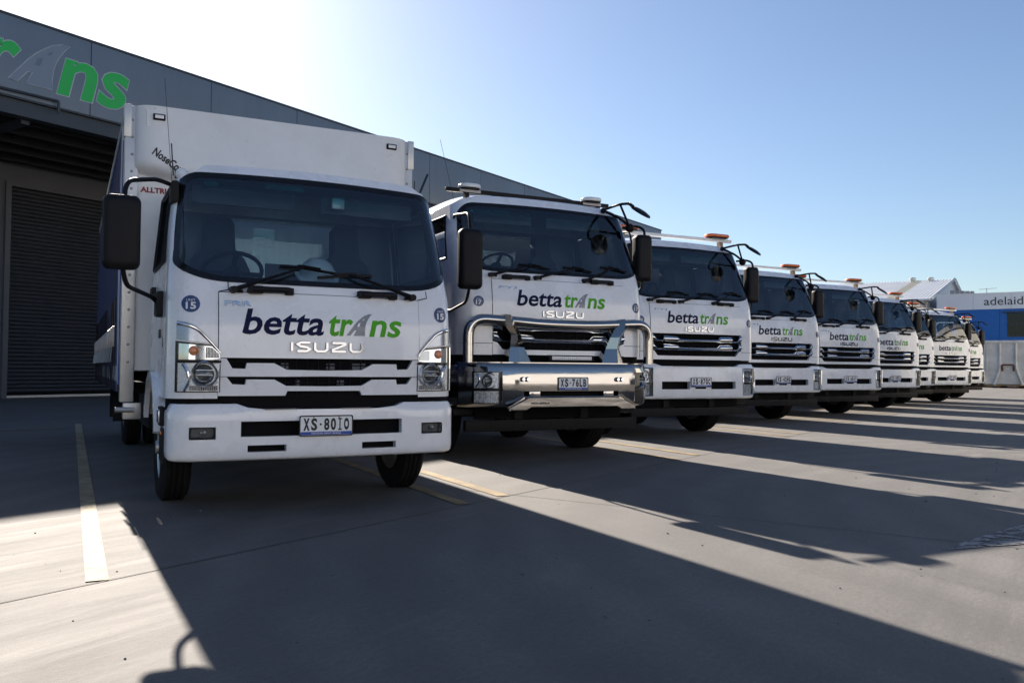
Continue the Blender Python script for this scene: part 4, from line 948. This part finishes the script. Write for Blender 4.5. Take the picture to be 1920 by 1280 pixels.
# ---- the heavy white trucks
dH = make_dims('heavy'); d = dH
proto = empty('cab_truck', (8.342, 10.216, 0))
common_cab(proto, d)
obj('grille_backing', sheet(d, lin(-.845, .845, 8), K(1.20), K(1.55), 2, .05, .01), 'dark', proto)
obj('grille_mesh', cat(*[tube([front(d, .035)(x, z, 0) for z in (1.21, 1.54)], .005, 4) for x in lin(-.6, .6, 12)], *[tube([front(d, .035)(x, z, 0) for x in lin(-.8, .8, 8)], .005, 4) for z in (1.25, 1.34, 1.39, 1.46, 1.51)]), 'black', proto, 0)
GB = lambda dz: ([(.847, 1.537+dz), (.805, 1.537+dz), (.752, 1.462+dz), (.655, 1.458+dz), (.640, 1.518+dz), (.405, 1.516+dz), (.345, 1.478+dz), (0, 1.477+dz)], [(.847, 1.455+dz), (.76, 1.430+dz), (0, 1.430+dz)])
for dz in (0, -.124):
    a, b = GB(dz); gbar('grille_bar', a, b, -.004, 'chrome', proto, .035, .026, 6)
gbar('grille_frame', [(.85, 1.312), (.80, 1.300), (.735, 1.226), (0, 1.222)], [(.85, 1.170), (0, 1.170)], -.008, 'paint', proto)
obj('lower_band', sheet(d, lin(-1.15, 1.15, 20), K(1.02), K(1.165), 2, .06, .02), 'dark', proto)
obj('panel_seam', cat(*[tube([front(d, -.001)(s_*x, 1.29, 0) for x in lin(.852, 1.17, 6)], .003, 4) for s_ in (-1, 1)]), 'ink', proto, 0)
logo(proto, front(d, -.0115), 1.15, x0=0, z0=1.712)
isuzu(proto, d, -.268, .268, 1.582, 1.667, -.010)
badge(proto, d, 'FYJ', -.775, -.57, 1.885, 1.918, 'model_badge', .0)
for a, b in (((-.86, 2.035), (-.36, 2.165)), ((-.325, 2.025), (.20, 2.165)), ((.305, 2.025), (.72, 2.20))): wiper(proto, d, a, b, 1)
handle(proto, d, -.715, -.41, 2.020); handle(proto, d, .40, .685, 2.020)
LM = mirror_part(proto, [[(-1.12, .55, 2.70), (-1.18, .40, 2.70), (-1.27, -.20, 2.62), (-1.29, -.29, 2.40)], [(-1.20, .50, 1.66), (-1.24, .34, 1.64), (-1.28, -.18, 1.70), (-1.29, -.28, 1.86)]], (-1.30, -.31, 2.13), .122, .31, .072)
mirror_part(proto, [[(1.12, .50, 2.76), (1.26, .42, 2.78), (1.33, .36, 2.74), (1.33, .34, 2.62)], [(1.20, .50, 1.95), (1.25, .45, 1.95), (1.30, .36, 2.0), (1.30, .35, 2.10)]], (1.295, .34, 2.375), .108, .285, .075)
rm = empty('round_mirror', (1.02, .0, 2.86)); rm.parent = proto; rm.rotation_euler = Vector((-.27, .507, -.82)).to_track_quat('Z', 'Y').to_euler()
obj('mirror_housing', lathe([(-.035, .001), (-.032, .07), (-.018, .125), (.0, .135), (.004, .13)], 24, 'z'), 'black', rm, 60)
obj('mirror_face', lathe([(.003, .125), (.006, .08), (.008, .001)], 24, 'z'), 'mirror', rm, 60)
obj('mirror_stalk', cat(tube(arc([(.78, .44, 2.935), (.80, .10, 2.955), (.86, .0, 2.95)], .1), .016, 8), tube([(.82, .12, 2.95), (1.09, .32, 2.74)], .014, 8), tube(arc([(.78, .44, 2.935), (.98, .36, 2.84), (1.10, .32, 2.74)], .06), .017, 8), tube([(.86, .0, 2.95), (.92, .0, 2.92)], .02, 8), sphere((1.10, .33, 2.73), .055), sphere((.79, .44, 2.93), .035)), 'black', proto, 50)
wheel(proto, 'wheel', d.tx, d.ax, d, 1); wheel(proto, 'wheel', -d.tx, d.ax, d, -1)
for sgn in (-1, 1):
    wheel(proto, 'wheel', sgn*d.tx, d.ax+1.9, d, sgn)
    for y in (7.0, 8.35): wheel(proto, 'wheel', sgn*.95, y, d, sgn, True)
    obj('step', box(*sorted((sgn*.9, sgn*1.19)), .35, .85, .50, .58, .02), 'black', proto)
    obj('cab_skirt', gsolid(lin(.34, 1.7, 10), [0, 1], lambda y, v, w_: (sgn*(1.185-w_), y, (max(.95, d.tr*.98+math.sqrt(max(0, .66**2-(y-1.32)**2))) if abs(y-1.32) < .66 else .95)*(1-v)+1.30*v), .02), 'black', proto, 30)
    obj('side_indicator', box(*sorted((sgn*1.19, sgn*1.235)), .44, .54, 1.20, 1.27, .01), 'clearlens', proto)
chassis(proto, d, 9.6, (d.ax, d.ax+1.9, 7.0, 8.35), .43, .70)
obj('underrun_beam', cat(box(-1.11, 1.11, .19, .27, .33, .455, .008), *[box(x-.05, x+.05, .27, .40, .36, .75) for x in (-.43, .43)]), 'chassis', proto)
for x in (-.8, -.4, -.05, .3, .75): obj('beam_bolt', move(lathe([(-.008, .001), (-.008, .012), (0, .014)], 6, 'y'), (x, .19, .395)), 'chassis', proto, 0)
obj('front_shield', box(-.95, .95, .30, .33, .46, .62), 'dark', proto, 0)
obj('tray_deck', cat(box(-1.22, 1.22, 2.15, 10.0, 1.14, 1.26, .02), box(-1.235, -1.17, 2.15, 10.0, 1.02, 1.135), box(1.17, 1.235, 2.15, 10.0, 1.02, 1.135)), 'chassis', proto)
obj('headboard', cat(box(-1.2, 1.2, 2.05, 2.12, 1.14, 1.24), box(-1.2, 1.2, 2.05, 2.12, 2.2, 2.28), *[box(x-.04, x+.04, 2.055, 2.115, 1.24, 2.2) for x in (-1.16, -.6, 0, .6, 1.16)]), 'chassis', proto, 0)
obj('sun_block_panel', box(-1.2, 1.2, 2.125, 2.145, 1.27, 2.92), 'chassis', proto, 0)  # added, unseen: keeps sun from passing through the cab rear window
obj('exhaust_stack', cat(tube([(-.9, 1.92, 1.2), (-.9, 1.92, 2.6)], .09, 12)), 'steel', proto)
# standard bumper with lamps and beacon bar (skipped on the truck with the bull bar)
def mark(o): o['_skip'] = 1; return o
n0 = set(proto.children)
xs = [0, .10, .20, .30, .45, .60, .69, .745, .80, .846, .93, .98]
st = bstations(1.20, .20, .075, 0., .75, xs)
rows = [.588, .598, .615, .640, .733, .847, 1.045, interp([(0, 1.055), (.72, 1.058), (.78, 1.095), (2, 1.10)]), interp([(0, 1.068), (.72, 1.072), (.78, 1.108), (2, 1.113)])]
roll = interp([(.588, .04), (.598, .015), (.615, .004), (.66, 0), (1.04, 0), (1.08, .008), (1.113, .03)])
def hole(x, j):
    if j == 4 and .20 < x < .69: return True
    if 3 <= j <= 5 and x > .846 and x < 1.13: return True
    return False
obj('bumper', bumper_solid(st, rows, roll, .06, hole), 'paint', proto, 40)
obj('bumper_backing', box(-.80, .80, .11, .14, .62, 1.02), 'dark', proto, 0)
obj('plate_recess', box(-.10, .10, -.004, .05, .737, .762, .004), 'dark', proto, 0)
for x in (-.5, .24): obj('bumper_step', box(x, x+.26, -.002, .06, 1.067, 1.075, .002), 'steel', proto, 0)
class Bmp: pass
dB = Bmp(); dB.F = lambda x, z: .075*(x/1.2)**2+.20*(1-math.sqrt(max(0, 1-max(0, min(1, (abs(x)-1.0)/.2))**2)))
def head2(root, dd, z0, z1, x0, x1, off=0., frame='chrome'):
    for sgn in (-1, 1):
        hl = empty('headlight', (0, 0, 0)); hl.parent = root
        xs_ = sorted(sgn*(x0+(x1-x0)*i/8) for i in range(9)); P = lambda o: front(dd, o+off)
        obj('lamp_bucket', gsolid(xs_, lin(z0-.01, z1+.01, 4), P(.062), .01), 'gloss_black', hl, 40)
        zs_ = z0+(z1-z0)*.43
        obj('upper_reflector', gsolid(sorted(sgn*(x0+.02+(x1-x0-.05)*i/8) for i in range(9)), lin(zs_+.02, z1-.012, 5), P(.045), .008), 'lampchrome', hl, 50)
        obj('lower_reflector', gsolid(sorted(sgn*(x0+.02+(x1-x0-.05)*i/8) for i in range(9)), lin(z0+.012, zs_-.012, 3), P(.045), .008), 'lampchrome', hl, 50)
        obj('lamp_ripple', cat(*[tube([P(.038)(sgn*x, z, 0) for z in (z0+.02, zs_-.02)], .007, 4) for x in lin(x0+.03, x1-.05, 9)]), 'lampchrome', hl, 50)
        c = P(.028)(sgn*(x0+(x1-x0)*.42), zs_+(z1-zs_)*.5, 0); projector_lamp(hl, c, .080)
        obj('lamp_side_curve', tube([P(.03)(sgn*(x1-.03-.04*math.sin(t*2.5+.2)), zs_+.03+(z1-zs_-.05)*t, 0) for t in lin(0, 1, 8)], .010, 6), 'chrome', hl, 50)
        obj('lamp_divider', gsolid(xs_, [zs_-.01, zs_+.012], P(.006), .05), 'black', hl, 40)
        obj('lamp_cover', gsolid(xs_, lin(z0, z1, 4), P(.004), .003), 'cover', hl, 60)
        if frame:
            lp = [P(-.004)(sgn*x, z, 0) for x, z in [(x0, z0), ((x0+x1)/2, z0), (x1, z0+.02), (x1+.003, (z0+z1)/2), (x1, z1), ((x0+x1)/2, z1), (x0, z1), (x0, (z0+z1)/2)]]
            obj('lamp_frame', tube(lp, .010, 6, True), frame, hl, 50)
head2(proto, dB, .642, 1.043, .850, 1.125)
for o in set(proto.children)-n0: mark(o)
n0 = set(proto.children)
obj('beacon_bar', cat(box(-1.165, 1.165, .66, .72, 3.075, 3.125, .006)), 'boxwhite', proto)
for x in (-.95, .95): obj('beacon_bar_bracket', box(x-.03, x+.03, .65, .73, 2.93, 3.074), 'rustmetal', proto)
for x in (-.88, .885): beacon(proto, x, .69, 3.135, 'orange')
for o in set(proto.children)-n0: mark(o)

POS = {2: (4.902, 8.353), 3: (8.342, 10.216), 4: (12.278, 12.575), 5: (15.57, 13.887), 6: (19.373, 15.80), 7: (22.77, 17.929), 8: (25.583, 18.672), 9: (30.46, 21.57)}
PL = {3: 'XS.87GC', 4: 'XS.42HG', 5: 'XS.61AY', 6: 'XS.18FJ', 8: 'XS.10LF', 7: None, 9: None}
LB = {3: 'white cab truck with an orange beacon right of the bull bar truck, plate 87GC', 4: 'white cab truck with orange beacon, plate 42HG, third from the left after the box truck', 5: 'white cab truck with orange beacon, plate 61AY, fifth truck from the left', 6: 'white cab truck with orange beacon, plate 18FJ, sixth truck from the left', 7: 'white cab truck mostly hidden behind its left neighbour, third truck from the right end', 8: 'distant white cab truck with its whole front showing, second from the right end', 9: 'last white cab truck at the right end of the row, half hidden'}
LB[4] = 'white cab truck with orange beacon, plate 42HG, fourth truck from the left'
tr = {}
for k in (4, 5, 6, 7, 8, 9): tr[k] = copy_tree(proto)
t2 = copy_tree(proto, None, (1,)); tr[3] = proto
for k, o in tr.items():
    for ch in o.children:
        if ch.name.startswith('side_mirror') and ch.location.x < 0: ch.location.z += .36; ch.location.y += .22
for k, o in tr.items():
    o.location = (*POS[k], 0); o.rotation_euler.z = {4: .006, 5: -.008, 6: .004, 7: -.01, 8: .009, 9: -.005}.get(k, 0); tag(o, LB[k], 'truck', 'trucks parked in a row'); plate(o, PL[k], 0, -.018, .769)
    decal(o, dH, -1.01, 1.742, '25' if k == 3 else None); decal(o, dH, 1.03, 1.742, '25' if k == 3 else None)
t2.location = (*POS[2], 0); tag(t2, 'white cab truck with a polished alloy bull bar and black beacon bar, decal number 17', 'truck', 'trucks parked in a row')
decal(t2, dH, -1.01, 1.742, '17'); decal(t2, dH, 1.04, 1.742, '17')
# bull bar
bb2 = empty('bull_bar', (0, 0, 0)); bb2.parent = t2
class BB: pass
dA = BB(); FA = interp([(0, -.19), (.72, -.185), (.85, -.155), (1.0, -.07), (1.12, .03), (1.215, .15)]); dA.F = lambda x, z: FA(abs(x))
xs = [0, .2, .4, .49, .53, .60, .67, .74, .80, .842, .90, .96, 1.0, 1.06, 1.115, 1.15, 1.19, 1.215]
X = [-x for x in xs[:0:-1]]+xs
rw = [.600, .606, .62, .642, .722, .778, .82, .86, .90, .945, .985, 1.03, 1.06, 1.08, 1.087]
rl = interp([(.600, .075), (.606, .052), (.62, .038), (.642, .028), (.722, .010), (.80, .001), (.85, 0), (.90, .001), (.985, .012), (1.04, .026), (1.06, .034), (1.08, .055), (1.087, .085)])
def kA(u, i, j):
    x = abs(u)
    if 3 <= j <= 9 and .842 < x < 1.115: return False
    if j == 4 and x < .60: return False
    return True
sk = gsolid(X, rw, lambda x, z, w_: (x, dA.F(x, z)+rl(z)+w_, z), .02, kA)
ends = [gsolid([.15, .35, .60], rw, lambda y, z, w_, s_=s_: (s_*(1.215-rl(z)-w_), y, z), .02) for s_ in (-1, 1)]
obj('bar_channel', cat(sk, *ends), 'alloy', bb2, 35)
obj('top_plate', gsolid(X, [0, 1], lambda x, v, w_: (x, dA.F(x, 0)+.05+(.35-dA.F(x, 0)-.05)*v if dA.F(x, 0) < .3 else .4, 1.087-w_), .01), 'alloy', bb2, 30)
obj('slot_backing', box(-.72, .72, -.10, -.08, .62, .80), 'dark', bb2, 0)
stp = [(-.80, .575), (-.615, .575), (-.555, .612), (.555, .612), (.615, .575), (.80, .575), (.80, .60), (.585, .722), (-.585, .722), (-.80, .60)]
V, Fc = [], []
po = [(-.80, .572), (-.62, .572), (-.555, .608), (.555, .608), (.62, .572), (.80, .572), (.795, .605), (.585, .718), (-.585, .718), (-.795, .605)]
mid = (0, .65); pin = [(p[0]*.97, mid[1]+(p[1]-mid[1])*.84) for p in po]; n = len(po)
V = [(p[0], -.175, p[1]) for p in po]+[(p[0], -.228, p[1]) for p in po]+[(p[0], -.245, p[1]) for p in pin]
Fc = [(i+k*n, (i+1) % n+k*n, (i+1) % n+(k+1)*n, i+(k+1)*n) for k in (0, 1) for i in range(n)]
Fc += [(2*n+0, 2*n+1, 2*n+2, 2*n+8, 2*n+9), (2*n+2, 2*n+3, 2*n+7, 2*n+8), (2*n+3, 2*n+4, 2*n+5, 2*n+6, 2*n+7)]
obj('step_channel', (V, Fc), 'alloy', bb2, 20)
for sx in (-1, 1): obj('slot_tab', box(sx*.47-.07, sx*.47+.07, -.185, -.10, .715, .785, .02), 'alloy', bb2)
head2(t2, dA, .642, .985, .846, 1.112, 0., None)
obj('loop_tube', tube(arc([(-1.16, .03, 1.08), (-1.16, .03, 1.553), (-.72, -.02, 1.530), (-.3, -.03, 1.506), (.3, -.03, 1.506), (.72, -.02, 1.530), (1.16, .03, 1.553), (1.16, .03, 1.08)], .20, 8), .058, 14), 'alloy', bb2, 60)
for sx in (-1, 1):
    lf = [(.735, 1.085), (.70, 1.25), (.70, 1.38), (.775, 1.47), (.775, 1.60)]; rg_ = [(.455, 1.085), (.525, 1.25), (.575, 1.38), (.625, 1.47), (.675, 1.585)]; yr = [-.13, -.10, -.12, -.135, -.11]
    V, Fc = [], []
    for (a, za), (b, zb), y in zip(lf, rg_, yr):
        m_ = (a*.62+b*.38, za*.62+zb*.38); V += [(sx*a, .05, za), (sx*a, y+.055, za), (sx*m_[0], y, m_[1]), (sx*b, y+.07, zb), (sx*b, .05, zb)]
    for k in range(4):
        for q in range(5): Fc.append((k*5+q, k*5+(q+1) % 5, (k+1)*5+(q+1) % 5, (k+1)*5+q))
    Fc += [(0, 1, 2, 3, 4), (20, 21, 22, 23, 24)]
    obj('upright', (V, Fc), 'alloy', bb2, 12)
    obj('tow_eye', cat(*[move(lathe([(-.03, .001), (-.03, .018), (-.01, .026), (0, .026)], 14, 'y'), (sx*.60+o, -.19, .905)) for o in (-.025, .03)]), 'chrome', bb2, 50)
lb = empty('light_bar', (.05, -.06, 1.135)); lb.parent = t2
obj('body', box(-.29, .29, -.02, .04, -.03, .035, .008), 'black', lb); obj('led_cells', cat(*[box(-.255+k*.0255, -.233+k*.0255, -.03, -.02, -.018, .022, .003) for k in range(20)]), 'clearlens', lb)
plate(t2, 'XS.76LB', 0, -.197, .789)
isuzu(t2, dA, -.545, -.33, .642, .664, -.058, 'ink', 'bar_badge')
obj('beacon_bar', box(-1.20, .96, .58, .63, 3.005, 3.05, .006), 'black', t2)
for x in (-.95, .80): obj('beacon_bar_bracket', box(x-.025, x+.025, .57, .63, 2.93, 3.004), 'black', t2)
for x in (-.91, .715): beacon(t2, x, .605, 3.042, 'clearlens', .125)
obj('windscreen_sticker', sheet(dH, [-.97, -.87], K(2.755), K(2.79), 1, .006, .001), 'tint_green', t2); obj('windscreen_sticker', sheet(dH, [-.86, -.76], K(2.755), K(2.79), 1, .006, .001), 'tint_green', t2); obj('windscreen_tint', sheet(dH, [-.74, -.5], K(2.755), K(2.80), 1, .006, .001), 'tint_green', t2)
obj('aerial', tube([(-1.10, .60, 2.9), (-1.2, .78, 3.62)], .0025, 4), 'ink', t2, 0)
for k in (3, 4, 5, 6, 8): obj('windscreen_sticker', sheet(dH, [-.87, -.72] if k == 3 else [-.8, -.72], K(2.755), K(2.79), 1, .006, .001), 'tint_green', tr[k])
obj('documents', box(-.55, -.15, .33, .50, dH.wb+.03, dH.wb+.034), 'band', tr[3], 0)
for o in bpy.data.objects:
    if '_skip' in o: del o['_skip']

# loose grit on the concrete
rg = random.Random(3); gv = []
for k in range(260):
    x = rg.uniform(-1.2, 9.5); y = rg.uniform(1.6, 7.5); r_ = rg.uniform(.002, .006)*(1.6 if rg.random() < .06 else 1)
    gv.append(sphere((x, y, r_*.5), r_, 5, 3, (rg.uniform(.8, 1.6), rg.uniform(.8, 1.6), .7)))
tag(obj('grit', cat(*gv), 'wallgrey', None, 0), 'tiny loose stones scattered over the concrete yard', 'grit', kind='stuff')
